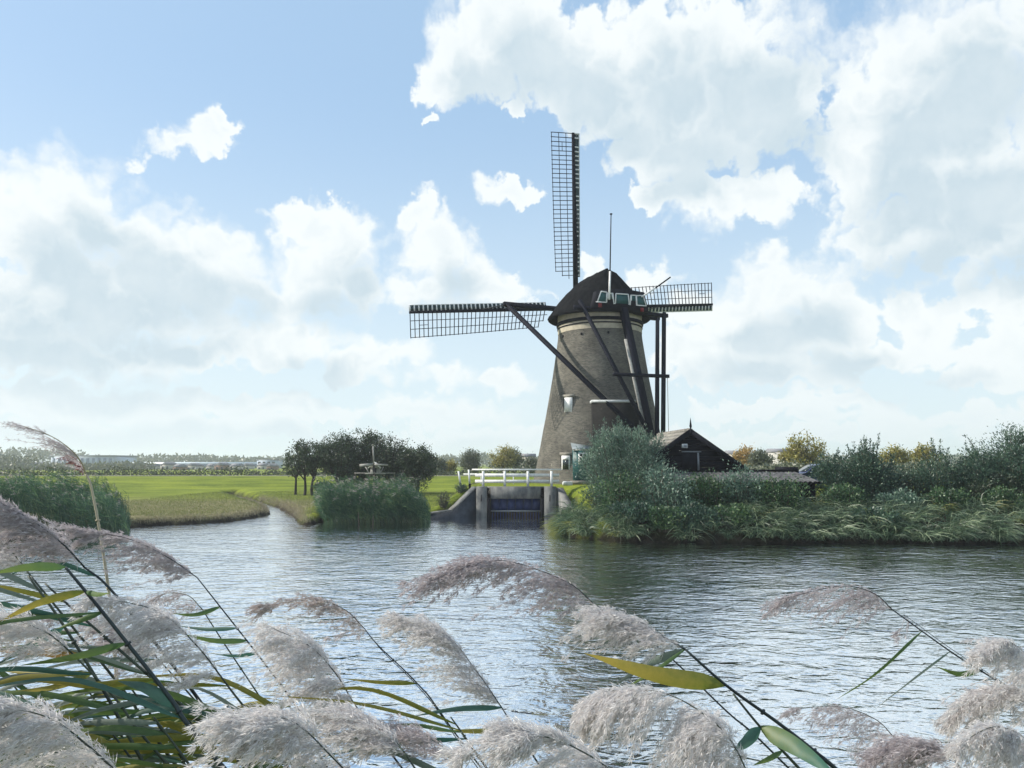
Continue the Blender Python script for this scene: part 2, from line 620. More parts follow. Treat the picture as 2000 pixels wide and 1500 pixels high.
LEAF('leaf_far', [(0.070, 0.090, 0.065), (0.11, 0.13, 0.085), (0.17, 0.18, 0.10)], 0.3)
LEAF('leaf_hedge', [(0.030, 0.045, 0.025), (0.055, 0.075, 0.035), (0.10, 0.11, 0.055)], 0.3)
LEAF('reedbed', [(0.009, 0.042, 0.026), (0.036, 0.110, 0.052), (0.18, 0.28, 0.10)], 0.35, 0.06)
LEAF('bankgrass', [(0.010, 0.032, 0.016), (0.066, 0.125, 0.060), (0.35, 0.42, 0.25)], 0.3, 0.07)
LEAF('bankgrass_yellow', [(0.13, 0.15, 0.03), (0.23, 0.25, 0.06), (0.33, 0.33, 0.10)], 0.35)
LEAF('meadow_blade', [(0.09, 0.13, 0.02), (0.15, 0.18, 0.035), (0.24, 0.23, 0.09)], 0.35)
LEAF('dry_blade', [(0.20, 0.17, 0.10), (0.30, 0.26, 0.16), (0.10, 0.09, 0.06)], 0.3)
LEAF('plume_silver', [(0.46, 0.43, 0.44), (0.70, 0.67, 0.67), (0.88, 0.86, 0.84)], 0.45, 0.05)
LEAF('plume_mauve', [(0.31, 0.265, 0.285), (0.52, 0.47, 0.485), (0.76, 0.72, 0.72)], 0.42, 0.05)
LEAF('plume_brown', [(0.29, 0.22, 0.215), (0.46, 0.39, 0.375), (0.70, 0.65, 0.62)], 0.42, 0.05)
LEAF('plume_red', [(0.17, 0.045, 0.05), (0.26, 0.10, 0.10), (0.36, 0.22, 0.20)], 0.4, 0.05)


def BLADE(name, c_base, c_tip, c_vein):
    """big near reed leaf: colour runs along the blade, fine parallel veins"""
    m = LEAF(name, [c_base, c_tip], 0.45, 0.03, 0.5)
    nt = m.node_tree
    N, L = nt.nodes, nt.links
    at = N.new('ShaderNodeAttribute')
    at.attribute_name = 'along'
    no = N.new('ShaderNodeTexNoise')
    no.inputs['Scale'].default_value = 70
    no.inputs['Detail'].default_value = 7
    no.inputs['Roughness'].default_value = 0.7
    tc = N.new('ShaderNodeTexCoord')
    L.new(tc.outputs['Object'], no.inputs['Vector'])
    ma = N.new('ShaderNodeMath')
    ma.operation = 'MULTIPLY_ADD'
    L.new(no.outputs[0], ma.inputs[0])
    ma.inputs[1].default_value = 0.8
    L.new(at.outputs['Fac'], ma.inputs[2])
    mr = N.new('ShaderNodeMapRange')
    mr.inputs['From Min'].default_value = 0.35
    mr.inputs['From Max'].default_value = 1.25
    L.new(ma.outputs[0], mr.inputs[0])
    mx = N.new('ShaderNodeMix')
    mx.data_type = 'RGBA'
    L.new(mr.outputs[0], mx.inputs[0])
    mx.inputs[6].default_value = (*c_base, 1)
    mx.inputs[7].default_value = (*c_tip, 1)
    ac = N.new('ShaderNodeAttribute')
    ac.attribute_name = 'across'
    wv = N.new('ShaderNodeMath')
    wv.operation = 'MULTIPLY'
    L.new(ac.outputs['Fac'], wv.inputs[0])
    wv.inputs[1].default_value = 55.0
    sn = N.new('ShaderNodeMath')
    sn.operation = 'SINE'
    L.new(wv.outputs[0], sn.inputs[0])
    s2 = N.new('ShaderNodeMath')
    s2.operation = 'MULTIPLY_ADD'
    s2.use_clamp = True
    L.new(sn.outputs[0], s2.inputs[0])
    s2.inputs[1].default_value = 0.18
    s2.inputs[2].default_value = 0.18
    m3 = N.new('ShaderNodeMix')
    m3.data_type = 'RGBA'
    L.new(s2.outputs[0], m3.inputs[0])
    L.new(mx.outputs[2], m3.inputs[6])
    m3.inputs[7].default_value = (*c_vein, 1)
    for n in N:
        if n.bl_idname in ('ShaderNodeBsdfDiffuse', 'ShaderNodeBsdfTranslucent'):
            L.new(m3.outputs[2], n.inputs[0])
    return m


BLADE('blade_green', (0.070, 0.145, 0.055), (0.16, 0.22, 0.060), (0.02, 0.05, 0.02))
BLADE('blade_teal', (0.050, 0.150, 0.115), (0.085, 0.150, 0.120), (0.03, 0.08, 0.06))
BLADE('blade_tealmix', (0.17, 0.21, 0.05), (0.055, 0.18, 0.14), (0.05, 0.10, 0.06))
BLADE('blade_yellow', (0.13, 0.175, 0.030), (0.46, 0.36, 0.08), (0.06, 0.08, 0.01))
BLADE('blade_brown', (0.30, 0.22, 0.06), (0.42, 0.22, 0.09), (0.2, 0.12, 0.05))
BLADE('blade_pale', (0.15, 0.21, 0.17), (0.22, 0.25, 0.22), (0.09, 0.12, 0.10))


def brick_material(name, c1, c2, mortar, cyl=None):
    m = bpy.data.materials.new(name)
    m.use_nodes = True
    nt = m.node_tree
    N, L = nt.nodes, nt.links
    b = N['Principled BSDF']
    b.inputs['Roughness'].default_value = 0.9
    b.inputs['Specular IOR Level'].default_value = 0.2
    tc = N.new('ShaderNodeTexCoord')
    sep = N.new('ShaderNodeSeparateXYZ')
    L.new(tc.outputs['Object'], sep.inputs[0])
    cb = N.new('ShaderNodeCombineXYZ')
    if cyl:
        at = N.new('ShaderNodeMath')
        at.operation = 'ARCTAN2'
        L.new(sep.outputs[0], at.inputs[0])
        L.new(sep.outputs[1], at.inputs[1])
        mu = N.new('ShaderNodeMath')
        mu.operation = 'MULTIPLY'
        mu.inputs[1].default_value = cyl
        L.new(at.outputs[0], mu.inputs[0])
        L.new(mu.outputs[0], cb.inputs[0])
    else:
        ad = N.new('ShaderNodeMath')
        L.new(sep.outputs[0], ad.inputs[0])
        L.new(sep.outputs[1], ad.inputs[1])
        L.new(ad.outputs[0], cb.inputs[0])
    L.new(sep.outputs[2], cb.inputs[1])
    br = N.new('ShaderNodeTexBrick')
    br.inputs['Scale'].default_value = 1.0
    br.inputs['Brick Width'].default_value = 0.24
    br.inputs['Row Height'].default_value = 0.075
    br.inputs['Mortar Size'].default_value = 0.008
    br.inputs['Color1'].default_value = (*c1, 1)
    br.inputs['Color2'].default_value = (*c2, 1)
    br.inputs['Mortar'].default_value = (*mortar, 1)
    L.new(cb.outputs[0], br.inputs['Vector'])
    no = N.new('ShaderNodeTexNoise')
    no.inputs['Scale'].default_value = 0.55
    no.inputs['Detail'].default_value = 9
    no.inputs['Roughness'].default_value = 0.7
    L.new(tc.outputs['Object'], no.inputs['Vector'])
    rp = N.new('ShaderNodeValToRGB')
    e = rp.color_ramp.elements
    e[0].position, e[0].color = 0.30, (0.5, 0.5, 0.48, 1)
    e[1].position, e[1].color = 0.72, (1.3, 1.28, 1.2, 1)
    L.new(no.outputs[0], rp.inputs[0])
    mx = N.new('ShaderNodeMix')
    mx.data_type = 'RGBA'
    mx.blend_type = 'MULTIPLY'
    mx.inputs[0].default_value = 1
    L.new(br.outputs[0], mx.inputs[6])
    L.new(rp.outputs[0], mx.inputs[7])
    # pale efflorescence blotches
    n2 = N.new('ShaderNodeTexNoise')
    n2.inputs['Scale'].default_value = 1.6
    n2.inputs['Detail'].default_value = 8
    n2.inputs['Roughness'].default_value = 0.75
    L.new(tc.outputs['Object'], n2.inputs['Vector'])
    r2 = N.new('ShaderNodeValToRGB')
    r2.color_ramp.elements[0].position = 0.63
    r2.color_ramp.elements[1].position = 0.76
    L.new(n2.outputs[0], r2.inputs[0])
    m2 = N.new('ShaderNodeMix')
    m2.data_type = 'RGBA'
    L.new(r2.outputs[0], m2.inputs[0])
    L.new(mx.outputs[2], m2.inputs[6])
    m2.inputs[7].default_value = (0.42, 0.39, 0.34, 1)
    L.new(m2.outputs[2], b.inputs['Base Color'])
    bp = N.new('ShaderNodeBump')
    bp.inputs['Distance'].default_value = 0.012
    L.new(br.outputs['Fac'], bp.inputs['Height'])
    bp.invert = True
    L.new(bp.outputs[0], b.inputs['Normal'])
    MATS[name] = m


brick_material('brick', (0.165, 0.156, 0.137), (0.084, 0.082, 0.078), (0.18, 0.174, 0.160), cyl=4.2)
brick_material('brick_shaded', (0.026, 0.025, 0.025), (0.014, 0.014, 0.015), (0.028, 0.028, 0.027))  # annex brick, with the shade on its front put into the near-black colour


def ground_material():
    m = bpy.data.materials.new('grass_ground')
    m.use_nodes = True
    nt = m.node_tree
    N, L = nt.nodes, nt.links
    b = N['Principled BSDF']
    b.inputs['Roughness'].default_value = 0.95
    b.inputs['Specular IOR Level'].default_value = 0.1
    tc = N.new('ShaderNodeTexCoord')

    def noise(sc, det, st=(1, 1, 1)):
        mp = N.new('ShaderNodeMapping')
        mp.inputs['Scale'].default_value = st
        L.new(tc.outputs['Object'], mp.inputs[0])
        n = N.new('ShaderNodeTexNoise')
        n.inputs['Scale'].default_value = sc
        n.inputs['Detail'].default_value = det
        n.inputs['Roughness'].default_value = 0.68
        L.new(mp.outputs[0], n.inputs['Vector'])
        return n.outputs[0]

    def ramp(f, p0, p1, c0, c1):
        r = N.new('ShaderNodeValToRGB')
        r.color_ramp.elements[0].position = p0
        r.color_ramp.elements[1].position = p1
        r.color_ramp.elements[0].color = (*c0, 1)
        r.color_ramp.elements[1].color = (*c1, 1)
        L.new(f, r.inputs[0])
        return r.outputs[0]

    def mix(f, a, c):
        x = N.new('ShaderNodeMix')
        x.data_type = 'RGBA'
        L.new(f, x.inputs[0])
        L.new(a, x.inputs[6])
        if isinstance(c, tuple):
            x.inputs[7].default_value = (*c, 1)
        else:
            L.new(c, x.inputs[7])
        return x.outputs[2]
    g = ramp(noise(0.55, 9, (0.28, 1, 1)), 0.38, 0.60, (0.075, 0.120, 0.006), (0.255, 0.305, 0.026))
    fine = ramp(noise(7, 6, (0.5, 1, 1)), 0.4, 0.62, (0.06, 0.085, 0.012), (0.21, 0.24, 0.05))
    mx = N.new('ShaderNodeMix')
    mx.data_type = 'RGBA'
    mx.inputs[0].default_value = 0.4
    L.new(g, mx.inputs[6])
    L.new(fine, mx.inputs[7])
    # dry, trampled grass where the vertex attribute says so
    at = N.new('ShaderNodeAttribute')
    at.attribute_name = 'dry'
    n3 = noise(1.8, 8, (0.5, 1, 1))
    ma = N.new('ShaderNodeMath')
    ma.operation = 'MULTIPLY_ADD'
    L.new(n3, ma.inputs[0])
    ma.inputs[1].default_value = 1.6
    ma.inputs[2].default_value = -0.8
    mb = N.new('ShaderNodeMath')
    mb.operation = 'ADD'
    mb.use_clamp = True
    L.new(ma.outputs[0], mb.inputs[0])
    L.new(at.outputs['Fac'], mb.inputs[1])
    mm = N.new('ShaderNodeMath')
    mm.operation = 'MULTIPLY'
    L.new(mb.outputs[0], mm.inputs[0])
    L.new(at.outputs['Fac'], mm.inputs[1])
    dry = ramp(noise(5, 7), 0.38, 0.62, (0.10, 0.085, 0.045), (0.27, 0.25, 0.13))
    c = mix(mm.outputs[0], mx.outputs[2], dry)
    am = N.new('ShaderNodeAttribute')
    am.attribute_name = 'mud'
    c = mix(am.outputs['Fac'], c, ramp(noise(3, 7), 0.4, 0.6, (0.012, 0.010, 0.008), (0.040, 0.032, 0.024)))
    L.new(c, b.inputs['Base Color'])
    bp = N.new('ShaderNodeBump')
    bp.inputs['Distance'].default_value = 0.12
    L.new(noise(5, 6, (0.6, 1, 1)), bp.inputs['Height'])
    L.new(bp.outputs[0], b.inputs['Normal'])
    MATS['grass_ground'] = m


ground_material()


def water_material():
    m = bpy.data.materials.new('water')
    m.use_nodes = True
    nt = m.node_tree
    N, L = nt.nodes, nt.links
    b = N['Principled BSDF']
    tc = N.new('ShaderNodeTexCoord')

    def noise(sc, det, st, rot=0.0, dist=0.0):
        mp = N.new('ShaderNodeMapping')
        mp.inputs['Scale'].default_value = st
        mp.inputs['Rotation'].default_value = (0, 0, rot)
        L.new(tc.outputs['Object'], mp.inputs[0])
        n = N.new('ShaderNodeTexNoise')
        n.inputs['Scale'].default_value = sc
        n.inputs['Detail'].default_value = det
        n.inputs['Roughness'].default_value = 0.55
        n.inputs['Distortion'].default_value = dist
        L.new(mp.outputs[0], n.inputs['Vector'])
        return n.outputs[0]

    def bump(h, dist, nrm_=None, strength=1.0):
        bp = N.new('ShaderNodeBump')
        bp.inputs['Distance'].default_value = dist
        if isinstance(strength, float):
            bp.inputs['Strength'].default_value = strength
        else:
            L.new(strength, bp.inputs['Strength'])
        L.new(h, bp.inputs['Height'])
        if nrm_ is not None:
            L.new(nrm_, bp.inputs['Normal'])
        return bp.outputs[0]
    # gust pattern: calm in the lee of the far bank, livelier in the open
    at = N.new('ShaderNodeAttribute')
    at.attribute_name = 'wind'
    gust = N.new('ShaderNodeMapRange')
    gust.inputs['From Min'].default_value = 0.36
    gust.inputs['From Max'].default_value = 0.62
    gust.inputs['To Min'].default_value = 0.55
    gust.inputs['To Max'].default_value = 1.15
    L.new(noise(0.16, 2, (0.6, 1.3, 1), 0.3), gust.inputs[0])
    wd = N.new('ShaderNodeMath')
    wd.operation = 'MULTIPLY'
    L.new(at.outputs['Fac'], wd.inputs[0])
    L.new(gust.outputs[0], wd.inputs[1])
    w_ = wd.outputs[0]
    n1 = bump(noise(0.7, 2, (0.8, 1.2, 1), 0.25, 0.6), 0.062, None, w_)
    n2 = bump(noise(2.0, 2, (0.8, 1.25, 1), -0.15, 0.9), 0.060, n1, w_)
    n3 = bump(noise(6.5, 3, (0.85, 1.2, 1), 0.35, 0.5), 0.016, n2, w_)
    # dark peaty body under a bright mirror-like surface
    N.remove(b)
    df = N.new('ShaderNodeBsdfDiffuse')
    df.inputs[0].default_value = (0.060, 0.074, 0.082, 1)
    gl = N.new('ShaderNodeBsdfGlossy')
    gl.inputs['Roughness'].default_value = 0.04
    gl.inputs['Color'].default_value = (0.95, 0.97, 1.0, 1)
    fr = N.new('ShaderNodeFresnel')
    fr.inputs['IOR'].default_value = 1.6
    ma = N.new('ShaderNodeMath')
    ma.operation = 'MULTIPLY_ADD'
    ma.use_clamp = True
    ma.inputs[1].default_value = 5.5
    ma.inputs[2].default_value = 0.04
    L.new(fr.outputs[0], ma.inputs[0])
    mx = N.new('ShaderNodeMixShader')
    L.new(ma.outputs[0], mx.inputs[0])
    L.new(df.outputs[0], mx.inputs[1])
    L.new(gl.outputs[0], mx.inputs[2])
    for n_ in (df, gl, fr):
        L.new(n3, n_.inputs['Normal'])
    L.new(mx.outputs[0], [n_ for n_ in N if n_.bl_idname == 'ShaderNodeOutputMaterial'][0].inputs[0])
    MATS['water'] = m


water_material()

# ------------------------------------------------------------------ terrain and water
def zpts(lst):
    return [tuple(atZ(px, py)[:2]) for px, py in lst]


FAR_SHORE = [(420, 33.5), (60, 33.0)] + zpts([(2000, 1062), (1850, 1063), (1700, 1060), (1550, 1061), (1400, 1060), (1250, 1058), (1150, 1053), (1110, 1046), (1098, 1036)]) + \
    [(4.4, 45.6), (3.6, 49.9), (3.2, 50.4), (-2.6, 50.5), (-3.6, 49.7), (-5.6, 48.1), (-5.9, 46.2)] + \
    zpts([(800, 1012), (720, 1012), (655, 1013), (632, 1020), (600, 1029), (583, 1024), (572, 1008), (545, 993), (500, 979), (455, 967)]) + \
    zpts([(440, 969), (486, 984), (526, 999), (528, 1005), (500, 1011), (450, 1019), (390, 1023), (300, 1027), (200, 1034), (100, 1046), (0, 1056)]) + [(-60, 31), (-420, 22)]
RIVER = FAR_SHORE + [(-420, 5.8), (420, 5.8)]


def sdist(X, Y, poly):
    """signed distance, positive outside the polygon (on land)"""
    P = np.stack([X, Y], -1)
    best = np.full(X.shape, 1e9)
    inside = np.zeros(X.shape, bool)
    n = len(poly)
    for i in range(n):
        a = np.array(poly[i])
        b = np.array(poly[(i + 1) % n])
        ab = b - a
        t = np.clip(((P - a) @ ab) / (ab @ ab), 0, 1)
        d = np.linalg.norm(P - (a + t[..., None] * ab), axis=-1)
        best = np.minimum(best, d)
        c = (a[1] > Y) != (b[1] > Y)
        xi = a[0] + (Y - a[1]) / (b[1] - a[1] + 1e-12) * ab[0]
        inside ^= c & (X < xi)
    return np.where(inside, -best, best)


def sst(x, a, b):
    t = np.clip((x - a) / (b - a), 0, 1)
    return t * t * (3 - 2 * t)


def wob(X, Y, s, k):
    return (np.sin(X * s + k) * np.cos(Y * s * 1.3 + 2 * k) + 0.6 * np.sin(X * s * 2.3 + Y * s * 1.7 + 3 * k)) / 1.6


def height(X, Y):
    X = np.asarray(X, float)
    Y = np.asarray(Y, float)
    s = sdist(X, Y, RIVER) + 0.12 * wob(X, Y, 2.1, 1.0)
    base = 0.52 + 0.07 * wob(X, Y, 0.25, 0.3) + 0.12 * sst(Y, 46, 74)
    dike = 1.80 * sst(Y, 74 - 0.05 * X * 0, 99) * (1 - 0.55 * sst(Y, 103, 116))
    dike = dike + 0.03 * wob(X, Y, 0.6, 2.0) * sst(Y, 74, 80) * (1 - sst(Y, 94, 98))
    mound = 2.02 * sst(X, -6.6, -2.4) * sst(Y, 30, 46.5) * (1 - 0.35 * sst(Y, 70, 95))
    mound = np.maximum(mound, 1.25 * sst(X, 1.5, 6) * sst(Y, 31, 36) * (1 - sst(Y, 70, 95)))
    hb = np.maximum(np.maximum(base, dike), mound)
    land = hb * (1 - np.exp(-np.maximum(s, 0) / 0.38))
    bed = -0.75 * (1 - np.exp(np.minimum(s, 0) / 0.5))
    z = np.where(s > 0, land, bed)
    near = np.clip((5.8 - Y + 0.2 * wob(X, Y, 1.4, 0.5)) * 0.36, -0.75, 1.82)
    return np.where(Y < 7, near, z)


def grow_axis(a, step, end, f):
    out = []
    x = a
    while x < end:
        step *= f
        x += step
        out.append(x)
    return out


def build_ground():
    xr = grow_axis(44, 0.4, 2700, 1.16)
    xl = [-v for v in grow_axis(42, 0.4, 2700, 1.16)]
    xs = np.array(sorted(xl + list(np.arange(-42, 44.01, 0.36)) + xr))
    ys = np.array([-150, -80, -40, -20, -10, -5] + list(np.arange(-2, 8, 0.45)) + list(np.arange(8.5, 28, 1.4)) + list(np.arange(28.5, 60, 0.36)) +
                  list(np.arange(60.5, 120, 0.9)) + grow_axis(120, 0.9, 2850, 1.17))
    X, Y = np.meshgrid(xs, ys)
    Z = height(X, Y)
    V = np.stack([X, Y, Z], -1).reshape(-1, 3)
    nx, ny = len(xs), len(ys)
    i = np.arange(ny - 1)[:, None] * nx + np.arange(nx - 1)[None]
    Q = np.stack([i, i + 1, i + nx + 1, i + nx], -1).reshape(-1, 4)
    o = mesh_np('ground', V, [Q], 'grass_ground', smooth=True)
    tag(o, kind='structure', label='green polder grassland with the dike and the river banks')
    s = sdist(X, Y, RIVER)
    dry = 1.0 * sst(-X, 12, 15) * (1 - sst(Y, 52, 64)) + 0.5 * sst(-X, 10, 16) * (1 - sst(Y, 60, 75)) * sst(Y, 46, 60)
    dry = np.clip(dry, 0, 1)
    mud = np.where(Y < 7, 0.6, 1 - sst(s + 0.15 * wob(X, Y, 3, 1.1), 0.12, 0.5))
    mud = np.maximum(mud, 0.95 * sst(X, 3.6, 5.0) * (1 - sst(Y, 41, 45)) * (Y > 8))
    me = o.data
    for nme, arr in (('dry', dry), ('mud', mud)):
        at = me.attributes.new(nme, 'FLOAT', 'POINT')
        at.data.foreach_set('value', arr.ravel().astype(np.float32))
    return o


build_ground()


def build_water():
    xs = np.array(sorted([-400, -250, -150, -90, -60] + list(np.arange(-45, 46, 0.8)) + [60, 90, 150, 250, 400]))
    ys = np.array(list(np.arange(4.0, 90, 0.8)))
    X, Y = np.meshgrid(xs, ys)
    V = np.stack([X, Y, 0 * X], -1).reshape(-1, 3)
    nx, ny = len(xs), len(ys)
    i = np.arange(ny - 1)[:, None] * nx + np.arange(nx - 1)[None]
    Q = np.stack([i, i + 1, i + nx + 1, i + nx], -1).reshape(-1, 4)
    o = mesh_np('river_water', V, [Q], 'water')
    tag(o, kind='structure', label='rippled river water reflecting the bright sky')
    d = np.hypot((X - 0.5) / 8.0, (Y - 48) / 7.0)
    wind = 0.30 + 0.70 * sst(d, 0.35, 1.3)
    wind *= 0.85 + 0.15 * sst(33.5 - Y, 0.0, 5.0) + 0.0 * X
    wind = np.where(X < -2, np.maximum(wind, 0.30 + 0.45 * sst(d, 0.5, 1.2)), wind)
    at = o.data.attributes.new('wind', 'FLOAT', 'POINT')
    at.data.foreach_set('value', wind.ravel().astype(np.float32))


build_water()


def build_path():
    xs = np.concatenate([np.linspace(-160, -40, 30), np.linspace(-39, 60, 80), np.linspace(64, 200, 20)])
    rows = []
    for y in (99.6, 100.4, 101.2, 102.0):
        rows.append(np.stack([xs, np.full_like(xs, y), height(xs, np.full_like(xs, y)) + 0.03], -1))
    V = np.concatenate(rows)
    n = len(xs)
    i = np.arange(3)[:, None] * n + np.arange(n - 1)[None]
    Q = np.stack([i, i + 1, i + n + 1, i + n], -1).reshape(-1, 4)
    tag(mesh_np('path', V, [Q], 'path'), kind='structure', label='pale path along the top of the dike')


build_path()

# ------------------------------------------------------------------ the windmill
AL = R_(23.5)
AX = np.array([-math.sin(AL), math.cos(AL), 0])       # towards the sails
PX = np.array([math.cos(AL), math.sin(AL), 0])
ZU = np.array([0, 0, 1.0])
MC = np.array([6.97, 58.0, 0.0])


def mp(t, l, z):
    return MC + AX * t + PX * l + ZU * z


PROF = [(1.5, 5.50), (2.11, 5.32), (3.7, 4.98), (4.9, 4.74), (6.1, 4.52), (7.3, 4.28), (8.5, 4.07), (10.13, 3.78), (12.0, 3.50), (13.2, 3.33), (13.82, 3.27), (14.2, 3.26)]


def tower_r(z):
    return float(np.interp(z, [p[0] for p in PROF], [p[1] for p in PROF]))


def revolve(prof, n=72):
    mb = MB()
    a = np.arange(n) * 2 * math.pi / n
    V = np.concatenate([np.stack([MC[0] + r * np.cos(a), MC[1] + r * np.sin(a), np.full(n, z)], -1) for z, r in prof])
    Fs = []
    for i in range(len(prof) - 1):
        for j in range(n):
            k = (j + 1) % n
            Fs.append((i * n + j, i * n + k, (i + 1) * n + k, (i + 1) * n + j))
    mb.add(V, Fs)
    return mb


def on_tower(px, py, lift=0.0):
    r = ray(px, py)
    y = 53.5
    for _ in range(12):
        z = CAMH + r[2] * y / r[1]
        R = tower_r(z) + lift
        kx = r[0] / r[1]
        A = kx * kx + 1
        B = -2 * (kx * MC[0] + MC[1])
        C = MC[0] ** 2 + MC[1] ** 2 - R * R
        y = (-B - math.sqrt(max(B * B - 4 * A * C, 0))) / (2 * A)
    P = np.array([kx * y, y, CAMH + r[2] * y / r[1]])
    n = nrm(np.array([P[0] - MC[0], P[1] - MC[1], 0]))
    return P, n


def plane_pt(px, py, P0, n):
    r = ray(px, py)
    c = np.array([0, 0, CAMH])
    return c + r * (np.dot(np.asarray(P0) - c, n) / np.dot(r, n))


def build_mill():
    g0 = 2.0
    root = empty('windmill', (MC[0], MC[1], 1.6))
    tag(root, 'tall round brick windmill with black thatched cap and lattice sails beside the sluice', 'windmill')
    revolve(PROF).build('tower', 'brick', root, smooth=True, loc=(MC[0], MC[1], 0))
    revolve([(13.62, 3.315), (14.95, 3.335), (15.2, 3.30), (15.2, 2.0)]).build('top_band', 'tan_band', root, smooth=False)
    revolve([(14.26, 3.30), (14.26, 3.42), (14.50, 3.44), (14.50, 3.30)]).build('ring', 'wood_dark', root)
    revolve([(14.02, 3.30), (14.02, 3.37), (14.11, 3.37), (14.11, 3.30)]).build('ring', 'wood_dark', root)
    for px, py in ((1100, 657), (1136, 652), (1188, 649)):
        P, n = on_tower(px, py)
        MB().box(P, (0.13, 0.13, 0.17), np.cross(ZU, n), n).build('vent_hole', 'wood_dark', root)

    # ---- thatched cap
    zE, n = 14.86, 72
    ph = np.arange(n) * 2 * math.pi / n
    bt = np.where(np.cos(ph) > 0, 4.15, 3.75) * np.cos(ph)
    bl = 4.12 * np.sin(ph)
    rt = np.clip(bt * 0.55, -1.25, 1.9)
    zr = 18.66 - 0.05 * sst(rt, -1.2, 2.5)
    rows = []
    S = [0.0, 0.03, 0.08, 0.15, 0.23, 0.32, 0.42, 0.53, 0.65, 0.78, 0.9, 1.0]
    r2 = np.random.default_rng(3)
    rows.append((bt * 0.86, bl * 0.86, np.full(n, zE + 0.18)))           # underside
    rows.append((bt * 0.97, bl * 0.97, np.full(n, zE - 0.10)))
    for s in S:
        e = 0.80 * (1 - (1 - s) ** 1.75) + 0.20 * s
        j = r2.normal(scale=0.03, size=n) * (1 if s < 1 else 0)
        rows.append(((bt * (1 - s) + rt * s) * (1 + j * 0.3), bl * (1 - s) * (1 + j * 0.3), zE + (zr - zE) * e + j))
    V = np.concatenate([np.stack([mp(0, 0, 0)[None, :][0] * 1.0 + AX * t + PX * l + ZU * z for t, l, z in zip(*r)]) for r in rows])
    Fs = []
    for i in range(len(rows) - 1):
        for j in range(n):
            k = (j + 1) % n
            Fs.append((i * n + j, (i + 1) * n + j, (i + 1) * n + k, i * n + k))
    cap = MB().add(V, Fs).build('cap', 'thatch', root, smooth=True)
    MB().tube([mp(t, 0, 18.66 - 0.05 * float(sst(t, -1.2, 2.5))) for t in np.linspace(-1.3, 2.5, 8)], [0.10] * 8, 7).build('ridge_roll', 'thatch', cap)
    # gable board at the back of the cap, with its windows
    tP = -3.74
    prow = mp(tP, 0, 0)
    nb = -AX

    def pp(px, py, lift=0.0):
        return plane_pt(px, py, prow + nb * lift, nb)
    outline = [pp(1160, 602), pp(1168, 567), pp(1215, 563), pp(1258, 571), pp(1268, 611), pp(1215, 607)]
    MB().poly_prism(outline, AX * 0.7).build('gable_board', 'wood_dark', root)
    shapes = [('window', [(1167, 589), (1174, 569), (1186, 571), (1185, 590)]),
              ('window', [(1187, 583), (1188, 572.5), (1195, 573), (1197, 584)]),
              ('window', [(1202, 592), (1203, 573.5), (1227, 575), (1229, 594)]),
              ('window', [(1233, 587), (1233, 576.5), (1242, 577), (1243, 588)]),
              ('window', [(1244, 596), (1243, 577.5), (1256, 577), (1262, 597)])]
    for nm, sh in shapes:
        w = MB().poly_prism([pp(x, y, 0.012) for x, y in sh], -nb * 0.04).build(nm, 'teal', root)
        fr = MB()
        q = [pp(x, y, 0.03) for x, y in sh]
        for i in range(4):
            if i == 3:
                continue
            fr.beam(q[i], q[(i + 1) % 4], 0.075, 0.05, nb)
        fr.build('frame', 'white_paint', w)
    line = [(1164.5, 589.5), (1184.5, 590.5), (1185, 572.5), (1197, 573), (1199, 593), (1202, 592.5)]
    for ln in (line, [(1228, 594), (1231, 595), (1232, 576.5), (1242.5, 577), (1243, 596), (1262, 597.5)]):
        q = [pp(x, y, 0.035) for x, y in ln]
        tr = MB()
        for a, b in zip(q[:-1], q[1:]):
            d_ = nrm(b - a) * 0.02
            tr.beam(a - d_, b + d_, 0.07, 0.05, nb)
        tr.build('trim', 'white_paint', root)
    for px, py in ((1172, 596), (1254, 605)):
        MB().box(pp(px, py, 0.05), (0.26, 0.12, 0.30), PX, AX).build('bracket', 'red_paint', root)

    # ---- spreader beams, tail pole and braces
    def bm(nm, a, b, w, h, mat='spar', **k):
        return MB().beam(a, b, w, h, **k).build(nm, mat, root)
    bm('long_spreader', mp(2.35, -7.3, 15.98), mp(2.35, 7.3, 15.98), 0.34, 0.36)
    bm('short_spreader', mp(-3.0, -3.9, 14.98), mp(-3.0, 4.35, 14.98), 0.28, 0.30)
    bm('tail_pole', mp(-3.45, 0, 15.35), mp(-7.15, 0, 4.3), 0.44, 0.50, up=PX)
    bm('tail_pole_lit_side', mp(-4.35, -0.30, 12.6), mp(-6.75, -0.30, 5.6), 0.10, 0.34, mat='weathered', up=PX)  # added pale strip standing in for the sunlit side of the tail pole
    bm('long_brace', mp(2.35, -7.15, 16.05), mp(-7.1, -0.32, 4.9), 0.27, 0.27, up=PX)
    bm('long_brace', mp(2.35, 7.15, 16.05), mp(-7.1, 0.32, 4.9), 0.25, 0.25, up=PX)
    bm('short_brace', mp(-3.0, -3.45, 15.55), mp(-7.2, -0.25, 5.3), 0.22, 0.22, up=PX)
    bm('short_brace', mp(-3.0, 4.05, 15.2), mp(-6.6, 1.15, 4.2), 0.24, 0.24, up=PX)
    bm('cross_beam', plane_pt(1198, 731, mp(-5.75, 0, 0), AX), plane_pt(1306, 735, mp(-5.75, 0, 0), AX), 0.22, 0.24)
    e = plane_pt(1303.5, 736, mp(-5.75, 0, 0), AX)
    MB().tube([e, e - ZU * 4.8], 0.018, 4).build('rope', 'rope', root)
    MB().tube([mp(-7.15, -0.9, 4.2), mp(-7.15, 0.9, 4.2)], 0.2, 10).build('winch', 'wood_dark', root)
    # poles on the cap
    b0 = plane_pt(1190, 585, mp(-3.9, 0, 0), AX)
    b1 = plane_pt(1191.5, 530, mp(-3.9, 0, 0), AX)
    b2 = plane_pt(1193.5, 418, mp(-3.9, 0, 0), AX)
